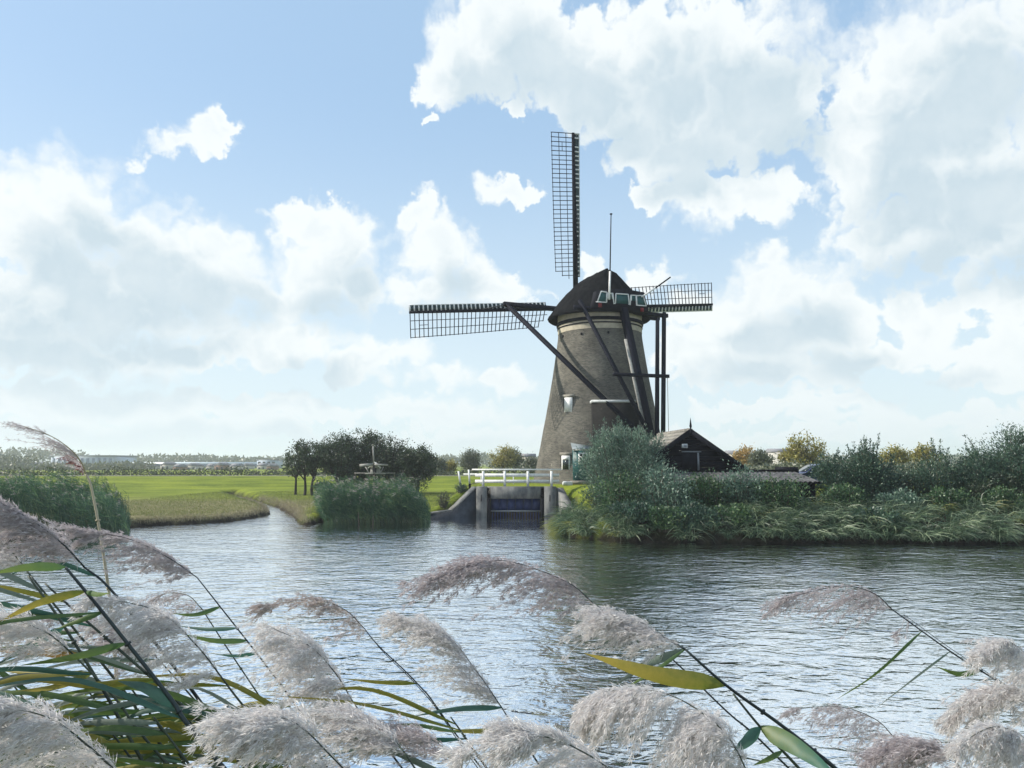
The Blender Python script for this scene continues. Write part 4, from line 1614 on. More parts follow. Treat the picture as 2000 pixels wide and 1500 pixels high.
# ------------------------------------------------------------------ far buildings
def build_far():
    Y = 480.0
    f = lambda px, py, y=Y: atY(px, py, y)
    g = 0.8
    a, b = f(100, 891), f(236, 891)
    root = empty('industrial_hall', ((a[0] + b[0]) / 2, Y, g))
    tag(root, 'large blue-grey industrial hall with ribbed cladding on the horizon', 'building')
    zt = a[2]
    xm = f(222, 891)[0]
    MB().box(((a[0] + xm) / 2, Y + 15, (g + zt) / 2), (xm - a[0], 30, zt - g)).build('wall', 'hall_wall', root)
    MB().poly_prism([(xm, Y, g), (b[0], Y + 14, g), (b[0], Y + 14, zt - 1.3), (xm, Y, zt - 0.3)], (0, 3, 0)).build('end_wall', 'hall_wall', root)
    MB().box(((a[0] + xm) / 2, Y + 15, zt + 0.3), (xm - a[0] + 1.2, 31.5, 0.7)).build('roof', 'hall_roof', root)
    for i in range(11):
        x = a[0] + (xm - a[0]) * (i + 0.5) / 11
        MB().box((x, Y - 0.15, (g + zt) / 2 - 0.6), ((xm - a[0]) / 24, 0.3, zt - g - 1.4)).build('cladding_panel', 'hall_rib', root)
    # long glasshouse
    Yg = 430.0
    a, b = f(232, 903, Yg), f(505, 903, Yg)
    root = empty('glasshouse', ((a[0] + b[0]) / 2, Yg, g))
    tag(root, 'very long low glasshouse with bright white roof on the horizon', 'greenhouse')
    zt = a[2]
    MB().box(((a[0] + b[0]) / 2, Yg + 10, (g + zt - 1.0) / 2), (b[0] - a[0], 20, zt - 1.0 - g)).build('wall', 'hall_rib', root)
    for k in range(4):
        y = Yg + 2.5 + 5 * k
        MB().poly_prism([(a[0], y - 2.45, zt - 1.0), (a[0], y, zt + 0.15), (a[0], y + 2.45, zt - 1.0)], (b[0] - a[0], 0, 0)).build('roof_bay', 'glasshouse', root)
    a, b = f(502, 898.5, 400), f(539, 898.5, 400)
    root = empty('office_block', ((a[0] + b[0]) / 2, 400, g))
    tag(root, 'small blue flat-roofed block at the end of the long glasshouse', 'building')
    MB().box(((a[0] + b[0]) / 2, 406, (g + a[2]) / 2), (b[0] - a[0], 12, a[2] - g)).build('wall', 'hall_wall', root)
    MB().box(((a[0] + b[0]) / 2, 406, a[2] + 0.15), (b[0] - a[0] + 0.6, 12.6, 0.35)).build('roof', 'hall_roof', root)
    for i in range(4):
        MB().box((a[0] + (b[0] - a[0]) * (i + .5) / 4, 399.95, a[2] - 1.4), (1.4, 0.2, 1.0)).build('window', 'glass', root)
    # village houses
    spec = [(246, 911, 22, 0), (276, 910, 17, 1), (300, 912, 14, 0), (331, 909, 18, 0), (352, 913, 12, 1), (381, 911, 20, 0), (416, 912, 13, 0), (436, 910, 19, 1), (463, 912, 15, 0),
            (486, 911, 12, 0), (516, 911, 16, 0), (533, 912, 12, 1), (40, 911, 16, 0), (72, 909, 14, 1), (118, 910, 20, 0)]
    r2 = np.random.default_rng(5)
    for i, (px, py, w, br) in enumerate(spec):
        y = 330.0 + r2.uniform(-25, 25)
        c = f(px, py, y)
        W = w / F * y
        ztop = f(px, py - 4.0, y)[2]
        zeave = f(px, py - 1.0, y)[2]
        root = empty('village_house', (c[0], y, g))
        tag(root, ('brick house with dark roof among the far village houses' if br else 'pale plastered house with dark roof among the far village houses'), 'house', 'far brick village houses' if br else 'far pale village houses')
        MB().box((c[0], y, (g + zeave) / 2), (W, 8, zeave - g)).build('wall', 'house_brick' if br else 'house_white', root)
        along = i % 2 == 0
        if along:
            MB().poly_prism([(c[0] - W / 2 - 0.3, y - 4.3, zeave), (c[0] - W / 2 - 0.3, y, ztop + 0.6), (c[0] - W / 2 - 0.3, y + 4.3, zeave)], (W + 0.6, 0, 0)).build('roof', 'house_roof', root)
        else:
            MB().poly_prism([(c[0] - W / 2 - 0.3, y - 4.3, zeave), (c[0], y - 4.3, ztop + 0.6), (c[0] + W / 2 + 0.3, y - 4.3, zeave)], (0, 8.6, 0)).build('roof', 'house_roof', root)
        for s in (-0.25, 0.25):
            MB().box((c[0] + s * W, y - 4.02, zeave - 1.2), (W * 0.2, 0.12, 1.2)).build('window', 'glass', root)
    # houses to the right, beyond the mill
    for px, py, w, y, lab, br in ((1030, 893, 30, 190, 'white grey-roofed house half hidden between the mill foot and the yellowing tree', 0), (1523, 884, 44, 170, 'beige flat house behind the yellow tree and the shed', 0),
                                  (1432, 887, 26, 185, 'beige house behind the small orange tree and the wooden shed roof', 0)):
        c = f(px, py, y)
        W = w / F * y
        root = empty('distant_house', (c[0], y, 1.0))
        tag(root, lab, 'house')
        ze = c[2]
        MB().box((c[0], y, (1.0 + ze) / 2), (W, 7, ze - 1.0)).build('wall', 'house_white', root)
        MB().poly_prism([(c[0] - W / 2 - 0.2, y - 3.8, ze), (c[0] - W / 2 - 0.2, y, ze + 0.9), (c[0] - W / 2 - 0.2, y + 3.8, ze)], (W + 0.4, 0, 0)).build('roof', 'house_roof', root)
        for s in (-0.28, 0, 0.28):
            MB().box((c[0] + s * W, y - 3.52, ze - 1.1), (W * 0.13, 0.1, 0.9)).build('window', 'glass', root)


build_far()


# ------------------------------------------------------------------ trees, shrubs, hedges
def limb_curve(a, b, sag, r, k=5):
    a, b = np.asarray(a, float), np.asarray(b, float)
    t = np.linspace(0, 1, k)[:, None]
    mid = r.normal(size=3) * 0.10 * np.linalg.norm(b - a)
    mid[2] += sag * np.linalg.norm(b - a)
    return a + (b - a) * t + 4 * t * (1 - t) * mid * 0.6


def make_tree(name, label, cat, base, ht, crown, rad, leafmat, nl=9, nsub=7, nleaf=40, ls=0.16, lw=0.5, trunk_r=0.14, seed=0, group=None, bark='bark', spread=0.22, bare=0.0, lean=(0, 0), fill=0.45):
    """trunk with limbs (one mesh) and a crown of single leaves round the branch tips"""
    r = np.random.default_rng(seed)
    base = np.asarray(base, float)
    root = empty(name, base)
    tag(root, label, cat, group)
    top = base + np.array([lean[0], lean[1], ht])
    mb = MB()
    mb.tube(limb_curve(base - ZU * 0.15, top, 0, r, 6), np.linspace(trunk_r * 1.25, trunk_r * 0.8, 6), 8)
    cc = base + np.array([lean[0], lean[1], crown])
    rad = np.asarray(rad, float)
    tips = []
    for i in range(nl):
        d = nrm(r.normal(size=3) * np.array([1, 1, 0.75]) + np.array([0, 0, 0.35]))
        e = cc + d * rad * r.uniform(0.55, 0.9)
        c = limb_curve(top - ZU * r.uniform(0, 0.25) * ht, e, 0.10, r, 6)
        mb.tube(c, np.linspace(trunk_r * 0.55, trunk_r * 0.14, 6), 5, cap=False)
        for j in range(nsub):
            s = c[r.integers(2, 6)]
            q = s + rand_dirs(1, r)[0] * rad * r.uniform(0.25, 0.55) + np.array([0, 0, 0.12 * rad[2]])
            dd = (q - cc) / rad
            ln = np.linalg.norm(dd)
            if ln > 1.0:
                q = cc + dd / ln * rad * r.uniform(0.88, 1.06)
            cb = limb_curve(s, q, 0.05, r, 4)
            mb.tube(cb, np.linspace(trunk_r * 0.20, trunk_r * 0.05, 4), 4, cap=False)
            tips.append(cb[1:])
            if r.random() < bare:
                q2 = q + nrm(d + ZU * 0.9 + r.normal(size=3) * 0.4) * r.uniform(0.2, 0.45)
                mb.tube([q, (q + q2) / 2 + r.normal(size=3) * 0.04, q2], [trunk_r * 0.05, trunk_r * 0.04, trunk_r * 0.02], 3, cap=False)
    mb.build('trunk', bark, root, smooth=True)
    P = []
    for tp in tips:
        k = int(nleaf * r.uniform(0.4, 1.4))
        s = tp[r.integers(0, len(tp), k)]
        P.append(s + r.normal(size=(k, 3)) * spread * (0.5 + 0.5 * r.random((k, 1))))
    P = np.concatenate(P)
    U = rand_dirs(len(P), r) + nrm(P - cc) * 0.5 - ZU * 0.2
    V, Q = leaf_quads(P, U, ls * r.uniform(0.6, 1.3, len(P)), ls * lw * r.uniform(0.7, 1.2, len(P)), r)
    mesh_np('crown', V, [Q], leafmat, root)
    return root


def gz(x, y):
    return float(height(x, y))


def px_base(px, Y):
    x = atY(px, 940, Y)[0]
    return np.array([x, Y, gz(x, Y)])


def build_orchard():
    G = 'orchard trees beside the ditch'
    for i, (px, Y, ctop, w, tr) in enumerate(((578, 69, 858, 60, 0.10), (595, 68, 856, 60, 0.12), (613, 67.5, 853, 62, 0.12))):
        b = px_base(px, Y)
        zt = atY(px, ctop, Y)[2]
        rz = (zt - b[2] - 1.6) / 2
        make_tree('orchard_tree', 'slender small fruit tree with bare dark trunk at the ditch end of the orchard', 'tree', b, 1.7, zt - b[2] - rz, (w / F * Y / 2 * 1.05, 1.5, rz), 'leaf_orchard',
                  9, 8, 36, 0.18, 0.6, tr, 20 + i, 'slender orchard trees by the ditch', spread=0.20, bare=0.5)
    labs = ['wide dark orchard tree between the slender trunks and the model windmill', 'tallest dark orchard tree directly behind the model windmill', 'round dark orchard tree at the mill end of the orchard', 'low dark orchard tree behind the reed clump']
    for i, (px, Y, ctop, w) in enumerate(((660, 70, 849, 120), (705, 72, 838, 130), (765, 71, 848, 120), (815, 70, 868, 70))):
        b = px_base(px, Y)
        zt = atY(px, ctop, Y)[2]
        rz = (zt - b[2] - 0.9) / 2
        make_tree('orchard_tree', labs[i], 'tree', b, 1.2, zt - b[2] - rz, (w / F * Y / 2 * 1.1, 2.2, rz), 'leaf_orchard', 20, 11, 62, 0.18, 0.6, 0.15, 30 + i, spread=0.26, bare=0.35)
    # shadowy undergrowth below the orchard
    for i, (px, Y, w, h, lab) in enumerate(((632, 69, 50, 0.9, 'low dark bramble bush under the orchard tree nearest the slender trunks'), (690, 68, 70, 1.7, 'dense dark bramble thicket behind the model windmill'), (790, 67, 90, 1.8, 'dense dark thicket under the orchard at its mill end'))):
        b = px_base(px, Y)
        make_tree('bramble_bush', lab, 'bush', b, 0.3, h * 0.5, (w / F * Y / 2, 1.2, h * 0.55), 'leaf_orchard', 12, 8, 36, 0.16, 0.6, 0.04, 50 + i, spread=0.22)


build_orchard()


def build_far_trees():
    # label, px, Y, top py, width px, leaf, seed
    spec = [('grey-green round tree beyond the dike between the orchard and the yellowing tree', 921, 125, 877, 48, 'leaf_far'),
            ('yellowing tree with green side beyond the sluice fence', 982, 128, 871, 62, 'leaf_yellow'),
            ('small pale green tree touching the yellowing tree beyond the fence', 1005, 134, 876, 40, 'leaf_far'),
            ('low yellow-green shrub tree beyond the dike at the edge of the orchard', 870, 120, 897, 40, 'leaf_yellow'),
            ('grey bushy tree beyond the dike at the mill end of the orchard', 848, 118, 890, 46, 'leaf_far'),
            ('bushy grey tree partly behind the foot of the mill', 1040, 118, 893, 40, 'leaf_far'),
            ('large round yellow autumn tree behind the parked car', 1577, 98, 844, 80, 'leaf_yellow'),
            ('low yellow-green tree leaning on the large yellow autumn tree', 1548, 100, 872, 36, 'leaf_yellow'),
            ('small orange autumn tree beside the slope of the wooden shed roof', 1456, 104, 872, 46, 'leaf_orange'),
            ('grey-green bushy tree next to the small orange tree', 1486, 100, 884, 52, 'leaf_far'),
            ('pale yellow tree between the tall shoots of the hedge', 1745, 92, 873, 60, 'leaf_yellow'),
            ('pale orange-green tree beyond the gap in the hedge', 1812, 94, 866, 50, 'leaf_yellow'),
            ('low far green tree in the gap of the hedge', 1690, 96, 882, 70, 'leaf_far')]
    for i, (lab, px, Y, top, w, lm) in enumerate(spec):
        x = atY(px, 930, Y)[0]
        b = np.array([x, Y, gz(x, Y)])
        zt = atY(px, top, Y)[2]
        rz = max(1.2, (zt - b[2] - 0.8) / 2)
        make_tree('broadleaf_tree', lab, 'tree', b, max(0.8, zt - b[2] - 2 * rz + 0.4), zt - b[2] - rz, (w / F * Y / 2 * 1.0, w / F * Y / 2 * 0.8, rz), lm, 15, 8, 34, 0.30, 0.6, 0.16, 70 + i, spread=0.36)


build_far_trees()


def leaf_band(name, label, pts, size, mat, lw=0.6, seed=1):
    r = np.random.default_rng(seed)
    V, Q = leaf_quads(pts, rand_dirs(len(pts), r), size * r.uniform(0.6, 1.3, len(pts)), size * lw, r)
    o = mesh_np(name, V, [Q], mat)
    tag(o, label, 'hedge' if 'hedge' in name else 'woodland', kind='stuff')
    return o


def build_bands():
    r = np.random.default_rng(12)
    # hedge behind the dike
    n = 26000
    x = r.uniform(-120, 75, n)
    y = 113 + r.uniform(-2.0, 2.5, n)
    hh = 1.35 + 0.85 * np.abs(wob(x, x * 0, 0.35, 0.4)) + 0.35 * wob(x, x * 0, 1.3, 1.4)
    z = height(x, y) + np.abs(r.uniform(0, 1, n)) ** 0.7 * hh * (1 - 0.2 * ((y - 113) / 2.5) ** 2)
    leaf_band('field_hedge', 'rough green hedge running behind the dike path', np.stack([x, y, z], -1), 0.34, 'leaf_hedge', seed=2)
    # woodland on the horizon
    n = 26000
    x = r.uniform(-700, 800, n)
    y = 640 + r.uniform(-30, 30, n)
    hh = 8.5 + 3.5 * wob(x, x * 0, 0.021, 0.9) + 2.2 * wob(x, x * 0, 0.09, 2.4)
    hh = hh + 4.5 * sst(-x, 355, 400)
    z = 0.5 + r.uniform(0, 1, n) ** 0.6 * hh
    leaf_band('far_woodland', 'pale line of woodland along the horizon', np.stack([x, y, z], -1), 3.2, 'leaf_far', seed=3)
    # mid trees at the left behind the hedge
    n = 9000
    x = r.uniform(-300, -150, n)
    y = 300 + r.uniform(-15, 15, n)
    hh = 5.2 + 2.5 * wob(x, x * 0, 0.07, 0.2) + 1.4 * wob(x, x * 0, 0.23, 1.2)
    hh = np.where(x < -196, hh + 2.0, hh * 0.45)
    z = 0.5 + r.uniform(0, 1, n) ** 0.6 * hh
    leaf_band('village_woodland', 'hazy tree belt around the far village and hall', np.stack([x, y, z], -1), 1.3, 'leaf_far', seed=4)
    # scrub on the right behind the hedge
    n = 14000
    x = r.uniform(14, 75, n)
    y = 74 + r.uniform(-3, 3, n)
    hh = 1.5 + 0.7 * wob(x, x * 0, 0.4, 0.6) + 0.3 * wob(x, x * 0, 1.7, 2.0)
    z = height(x, y) + r.uniform(0, 1, n) ** 0.7 * hh
    leaf_band('scrub_hedge', 'pale scrubby hedge behind the car and the shrubs', np.stack([x, y, z], -1), 0.28, 'leaf_far', seed=5)


build_bands()


def make_shrub(name, label, base, w, d, h, leafmat, stems=26, nleaf=9000, ls=0.13, lw=0.32, seed=0, shoots=0, shoot_h=1.0, low=0.0, group=None, puff=0.42):
    """many stems from the ground, dense leaves low, loose shoots above"""
    r = np.random.default_rng(seed)
    base = np.asarray(base, float)
    root = empty(name, base)
    tag(root, label, 'shrub', group)
    mb = MB()
    curves = []
    for i in range(stems):
        a = r.uniform(0, 2 * math.pi)
        q = math.sqrt(r.random())
        hh = h * (0.62 + 0.38 * (1 - q * q)) * r.uniform(0.75, 1.08)
        e = base + np.array([math.cos(a) * q * w, math.sin(a) * q * d, hh])
        s = base + np.array([math.cos(a) * q * w * 0.35, math.sin(a) * q * d * 0.35, -0.1])
        c = limb_curve(s, e, 0.05, r, 7)
        mb.tube(c, np.linspace(0.035, 0.008, 7), 5, cap=False)
        curves.append(c)
    P, U = [], []
    per = nleaf // stems
    for c in curves:
        t = r.uniform(low, 1, per) * 6
        i0 = np.minimum(t.astype(int), 5)
        p = c[i0] + (c[i0 + 1] - c[i0]) * (t - i0)[:, None]
        sp = (0.10 + 0.26 * np.sin(np.clip(t / 6, 0, 1) * math.pi * 0.9)) * h * puff
        off = r.normal(size=(per, 3)) * sp[:, None] * np.array([1, 1, 0.6])
        P.append(p + off)
        U.append(nrm(c[i0 + 1] - c[i0]) * 0.8 + off * 1.2 + r.normal(size=(per, 3)) * 0.5)
    for i in range(shoots):
        c = curves[r.integers(0, stems)]
        s = c[5]
        e = s + np.array([r.normal() * 0.25, r.normal() * 0.2, shoot_h * r.uniform(0.5, 1.1)])
        k = limb_curve(s, e, 0.0, r, 5)
        mb.tube(k, np.linspace(0.012, 0.004, 5), 4, cap=False)
        m = int(46 * np.linalg.norm(e - s) / 1.0) + 6
        t = r.uniform(0, 1, m) * 4
        i0 = np.minimum(t.astype(int), 3)
        p = k[i0] + (k[i0 + 1] - k[i0]) * (t - i0)[:, None]
        P.append(p + r.normal(size=(m, 3)) * 0.035)
        U.append(nrm(e - s) * 0.9 + r.normal(size=(m, 3)) * 0.55)
    mb.build('stems', 'twig', root, smooth=True)
    P, U = np.concatenate(P), np.concatenate(U)
    k = P[:, 2] > base[2] + 0.02
    P, U = P[k], U[k]
    V, Q = leaf_quads(P, U, ls * r.uniform(0.6, 1.3, len(P)), ls * lw * r.uniform(0.7, 1.2, len(P)), r)
    mesh_np('foliage', V, [Q], leafmat, root)
    return root


def build_shrubs():
    Y = 40.5
    b = lambda px, Y: np.array([atY(px, 940, Y)[0], Y, gz(atY(px, 940, Y)[0], Y)])
    # willow in front of the mill
    make_shrub('willow_shrub', 'tall silvery grey-green willow bush in front of the windmill', b(1220, 40.4), 2.35, 1.7, 4.3, 'leaf_willow', 74, 40000, 0.16, 0.22, 1, shoots=110, shoot_h=1.0, puff=0.26)
    make_shrub('willow_shrub', 'lower blue-green willow bush against the wooden shed gable', b(1275, 38.6), 1.1, 1.0, 2.7, 'leaf_willow', 18, 6500, 0.14, 0.26, 2, shoots=14, shoot_h=0.5)
    make_shrub('willow_shrub', 'dark spreading willow bush at the foot of the tall willow', b(1195, 38.2), 1.5, 0.9, 1.5, 'leaf_shrub', 20, 7000, 0.14, 0.30, 3)
    # hedge shrubs on the right
    make_shrub('hedge_shrub', 'dense dark green shrub with tall shoots hiding the tail of the parked car', b(1675, 38.5), 2.4, 1.4, 2.7, 'leaf_shrub', 44, 26000, 0.13, 0.40, 4, shoots=46, shoot_h=1.3)
    make_shrub('hedge_shrub', 'slim shrub with one very tall bare shoot above the hedge', b(1705, 38.0), 0.8, 0.6, 2.6, 'leaf_shrub', 12, 3500, 0.12, 0.40, 5, shoots=12, shoot_h=1.9)
    make_shrub('hedge_shrub', 'green shrub with upright shoots between the dark gap and the tallest hedge shrub', b(1862, 38.5), 2.3, 1.4, 2.9, 'leaf_shrub', 44, 25000, 0.13, 0.40, 6, shoots=50, shoot_h=1.1)
    make_shrub('hedge_shrub', 'tallest leafy shrub at the far end of the hedge from the mill', b(2010, 38.0), 2.3, 1.5, 4.0, 'leaf_shrub', 46, 28000, 0.13, 0.40, 7, shoots=44, shoot_h=0.9)
    make_shrub('hedge_shrub', 'low shrub with leaves darkened as the shade in the gap between the hedge shrubs', b(1768, 39.6), 1.7, 1.0, 1.9, 'leaf_orchard', 22, 8000, 0.13, 0.45, 8)  # darker leaf colour stands in for the shade inside the hedge gap
    make_shrub('hedge_shrub', 'low shrub with leaves darkened as the shade under the tallest shrub of the hedge', b(1945, 37.2), 1.6, 0.8, 1.7, 'leaf_orchard', 18, 6000, 0.13, 0.45, 9)  # shade under the tall shrub is put into this dark leaf colour
    make_shrub('hedge_shrub', 'leafy shrub beyond the tallest hedge shrub, away from the mill', b(2180, 38.0), 2.6, 1.5, 3.6, 'leaf_shrub', 30, 9000, 0.14, 0.45, 10, shoots=20)
    # little shrubs by the sluice
    make_shrub('garden_shrub', 'small upright twiggy shrub on the grass at the foot of the sluice wing wall', b(866, 49.5), 0.45, 0.4, 0.95, 'leaf_hedge', 16, 900, 0.10, 0.45, 11)
    make_shrub('garden_shrub', 'round dark little shrub higher up beside the sluice wing wall', b(899, 51.0), 0.42, 0.4, 0.65, 'leaf_shrub', 12, 1200, 0.09, 0.5, 12)
    make_shrub('garden_shrub', 'dark purple-green shrub behind the flower pots', b(1110, 48.6), 0.55, 0.5, 1.15, 'leaf_shrub', 14, 1800, 0.10, 0.5, 13)
    make_shrub('garden_shrub', 'light green shrub on the bank between the pots and the willow', b(1137, 45.0), 0.7, 0.6, 1.3, 'leaf_nettle', 16, 2600, 0.12, 0.4, 14)
    # brambles hanging down to the water
    for i, (px, yy, hh, lab) in enumerate(((1238, 34.6, 1.0, 'dark leafy bramble hanging to the water below the tall willow'), (1292, 34.0, 1.05, 'green leafy bramble at the waterline below the start of the low shed'),
                                           (1352, 33.9, 1.15, 'broad green bramble at the waterline below the low shed door side'), (1418, 34.0, 0.95, 'small bramble at the waterline below the middle of the low shed'),
                                           (1700, 34.0, 0.8, 'low bramble at the waterline below the hedge shrub with the bare shoot'))):
        make_shrub('bramble_bush', lab, b(px, yy), 1.0, 0.75, hh, 'leaf_nettle' if i % 2 else 'leaf_shrub', 16, 4200, 0.13, 0.6, 90 + i, puff=0.6)
    # leafy weeds along the right bank, one clump after another
    r = np.random.default_rng(4)
    labs = ['below the two hedge shrubs beside the car', 'below the dark gap in the hedge', 'below the shrub with upright shoots', 'below the tallest shrub of the hedge', 'beyond the tallest shrub of the hedge', 'below the tall willow', 'below the low shed near the willow', 'below the middle of the low shed', 'below the far end of the low shed', 'below the shrub beside the car']
    for i, px in enumerate((1640, 1760, 1850, 1960, 2060, 1210, 1300, 1372, 1450, 1530)):
        yy = 35.3 + r.uniform(-0.3, 0.5)
        make_shrub('weed_clump', ('grey-green willowherb clump on the bank ' if i in (1, 6, 8) else 'leafy green nettle clump on the bank ') + labs[i], puff=0.55, base=b(px, yy), w=1.05, d=0.7, h=(0.95 if i < 5 else 1.65) + 0.5 * r.random(), leafmat='leaf_willow' if i in (1, 6, 8) else 'leaf_nettle', stems=18, nleaf=3800, ls=0.12, lw=0.62, seed=60 + i)


build_shrubs()


def build_bank_grass():
    r = np.random.default_rng(21)
    # overhanging bank grass all along the right shore, uncountable
    shore = np.array([p for p in FAR_SHORE[:11]][::-1])
    d = np.concatenate([[0], np.cumsum(np.linalg.norm(np.diff(shore, axis=0), axis=1))])
    parts, py_ = [], []
    for i in range(1150):
        s = r.uniform(0.0, 44.0)
        x = np.interp(s, d, shore[:, 0])
        y = np.interp(s, d, shore[:, 1])
        if (wob(x, 0.0, 0.9, 2.7) < -0.15 or 5.5 < x < 10.5) and r.random() < 0.62:
            continue
        back = r.random() ** 1.4 * 3.0
        y2 = y + back
        c = np.array([x, y2, gz(x, y2 + 0.1)])
        n = 34
        a = r.uniform(0, 2 * math.pi, n)
        D0 = np.stack([np.cos(a) * 0.45, np.sin(a) * 0.45 - 0.25, np.full(n, 1.0)], -1) + r.normal(size=(n, 3)) * 0.15
        D1 = np.stack([np.cos(a) * 0.9 + r.normal(size=n) * 0.3 - 0.25, -0.7 + 0.5 * np.sin(a), r.uniform(-1.3, -0.3, n)], -1)
        L = r.uniform(0.55, 1.5) * r.uniform(0.6, 1.2, n)
        V, Q, T = blades(c + r.normal(size=(n, 3)) * np.array([0.10, 0.08, 0.03]), D0, D1, L, 0.032, 4, r)
        (py_ if (s < 2.0 or r.random() < 0.05) else parts).append((V, [Q, T]))
    V, FF = join(parts)
    tag(mesh_np('bank_grass', V, FF, 'bankgrass'), 'long grey-green grass drooping over the river bank below the sheds and hedge', 'grass', kind='stuff')
    V, FF = join(py_)
    tag(mesh_np('bank_sedge', V, FF, 'bankgrass_yellow'), 'yellow-green sedge tufts at the corner of the river bank and sluice', 'grass', kind='stuff')
    # ragged short grass and dead stalks on the left banks
    left = np.array(zpts([(640, 1027), (600, 1029), (583, 1024), (572, 1008), (545, 993), (500, 979)]))
    left2 = np.array(zpts([(486, 984), (526, 999), (528, 1005), (500, 1011), (450, 1019), (390, 1023), (300, 1027), (200, 1034)]))
    parts = []
    for L_ in (left, left2):
        dd = np.concatenate([[0], np.cumsum(np.linalg.norm(np.diff(L_, axis=0), axis=1))])
        n = int(900 * dd[-1] / 4)
        s = r.uniform(0, dd[-1], n)
        x = np.interp(s, dd, L_[:, 0]) + r.normal(size=n) * 0.35
        y = np.interp(s, dd, L_[:, 1]) + r.normal(size=n) * 0.35
        z = height(x, y)
        k = z > 0.12
        P = np.stack([x, y, z], -1)[k]
        m = len(P)
        V, Q, T = blades(P, ZU + r.normal(size=(m, 3)) * 0.35, ZU * 0.2 + r.normal(size=(m, 3)) * 0.6 - np.array([0.4, 0, 0]), r.uniform(0.12, 0.42, m), 0.016, 2, r)
        parts.append((V, [Q, T]))
    V, FF = join(parts)
    tag(mesh_np('bank_stubble', V, FF, 'dry_blade'), 'dry ragged grass along the muddy edges of the meadow and ditch', 'grass', kind='stuff')
    # meadow grass tufts
    n = 60000
    x = r.uniform(-30, -2.5, n)
    y = 43 + 33 * r.random(n) ** 1.3
    z = height(x, y)
    k = (z > 0.42) & (sdist(x, y, RIVER) > 0.3)
    P = np.stack([x, y, z], -1)[k]
    m = len(P)
    V, Q, T = blades(P, ZU + r.normal(size=(m, 3)) * 0.4, ZU * 0.3 + r.normal(size=(m, 3)) * 0.5 - np.array([0.4, 0, 0]), r.uniform(0.06, 0.17, m), 0.02, 2, r)
    tag(mesh_np('meadow_grass', V, [Q, T], 'meadow_blade'), 'short bright grass of the meadow between the ditch and the reeds', 'grass', kind='stuff')


build_bank_grass()


def reed_bed(name, label, poly_px, seed, n, hmax, Ymin, Ymax):
    r = np.random.default_rng(seed)
    parts = []
    x0, x1 = poly_px
    xs = r.uniform(0, 1, n)
    Y = Ymin + (Ymax - Ymin) * r.random(n)
    X = np.array([atY(x0 + (x1 - x0) * u, 1000, yy)[0] for u, yy in zip(xs, Y)])
    edge = np.minimum(1, np.minimum(xs, 1 - xs) / 0.10)
    Z = np.maximum(height(X, Y), -0.15)
    H = hmax * r.uniform(0.66, 1.10, n) * (0.62 + 0.38 * edge) * (0.88 + 0.20 * wob(X, Y, 1.3, seed))
    P = np.stack([X, Y, Z], -1)
    lean = np.stack([-0.18 + r.normal(size=n) * 0.08, r.normal(size=n) * 0.06, np.ones(n)], -1)
    V, Q, T = blades(P, lean, lean + np.array([-0.30, -0.05, -0.1]), H, 0.014, 4, r)
    parts.append((V, [Q, T]))
    for k in range(10):
        u = r.uniform(0.22, 0.97, n)
        B = P + nrm(lean) * (H * u)[:, None] + np.stack([-0.15 * H * u * u, 0 * H, 0 * H], -1)
        a = r.uniform(0, 2 * math.pi, n)
        D0 = np.stack([np.cos(a) * 0.5 - 0.25, np.sin(a) * 0.5 - 0.1, np.full(n, 0.9)], -1)
        D1 = np.stack([np.cos(a) * 0.6 - 0.75, np.sin(a) * 0.5 - 0.2, r.uniform(-0.9, 0.25, n)], -1)
        V, Q, T = blades(B, D0, D1, r.uniform(0.32, 0.62, n), 0.030, 3, r)
        parts.append((V, [Q, T]))
    V, FF = join(parts)
    o = tag(mesh_np(name, V, FF, 'reedbed'), label, 'reeds', kind='stuff')
    # soft plume tops
    k = r.random(n) < 0.14
    m = int(k.sum())
    top = P[k] + nrm(lean[k]) * H[k][:, None] + np.stack([-0.14 * H[k], 0 * H[k], -0.02 * H[k]], -1)
    q = []
    for j in range(7):
        B = top + r.normal(size=(m, 3)) * 0.04
        D0 = np.stack([-0.5 + r.normal(size=m) * 0.3, r.normal(size=m) * 0.3, 0.5 + r.normal(size=m) * 0.3], -1)
        D1 = D0 + np.array([-0.6, 0, -0.9])
        V, Q, T = blades(B, D0, D1, r.uniform(0.12, 0.24, m), 0.02, 2, r)
        q.append((V, [Q, T]))
    V, FF = join(q)
    pl = mesh_np(name.replace('bed', 'tops'), V, FF, 'plume_brown')
    tag(pl, label.replace('green reeds', 'brown reed flower heads'), 'reeds', kind='stuff')
    return o


reed_bed('reed_bed', 'dense clump of tall green reeds in the water between the ditch and the sluice', (634, 843), 31, 2300, 2.75, 43.2, 46.8)
reed_bed('reed_bed', 'dense band of tall green reeds at the meadow shore below the far hall', (-60, 258), 32, 1900, 2.55, 36.5, 42.0)


def build_posts():
    for i, (px0, py0, px1, py1, lab) in enumerate(((700, 1000, 701, 1028, 'pale stake in the water in front of the reed clump, nearer the meadow'), (729, 1006, 728, 1030, 'pale stake in the water in front of the reed clump, nearer the sluice'))):
        Y = 43.2
        a, b = atY(px0, py0, Y), atY(px1, py1, Y)
        o = MB().tube([b - ZU * 0.6, b, a], [0.05, 0.05, 0.04], 7).build('stake', 'twig')
        tag(o, lab, 'stake')


build_posts()


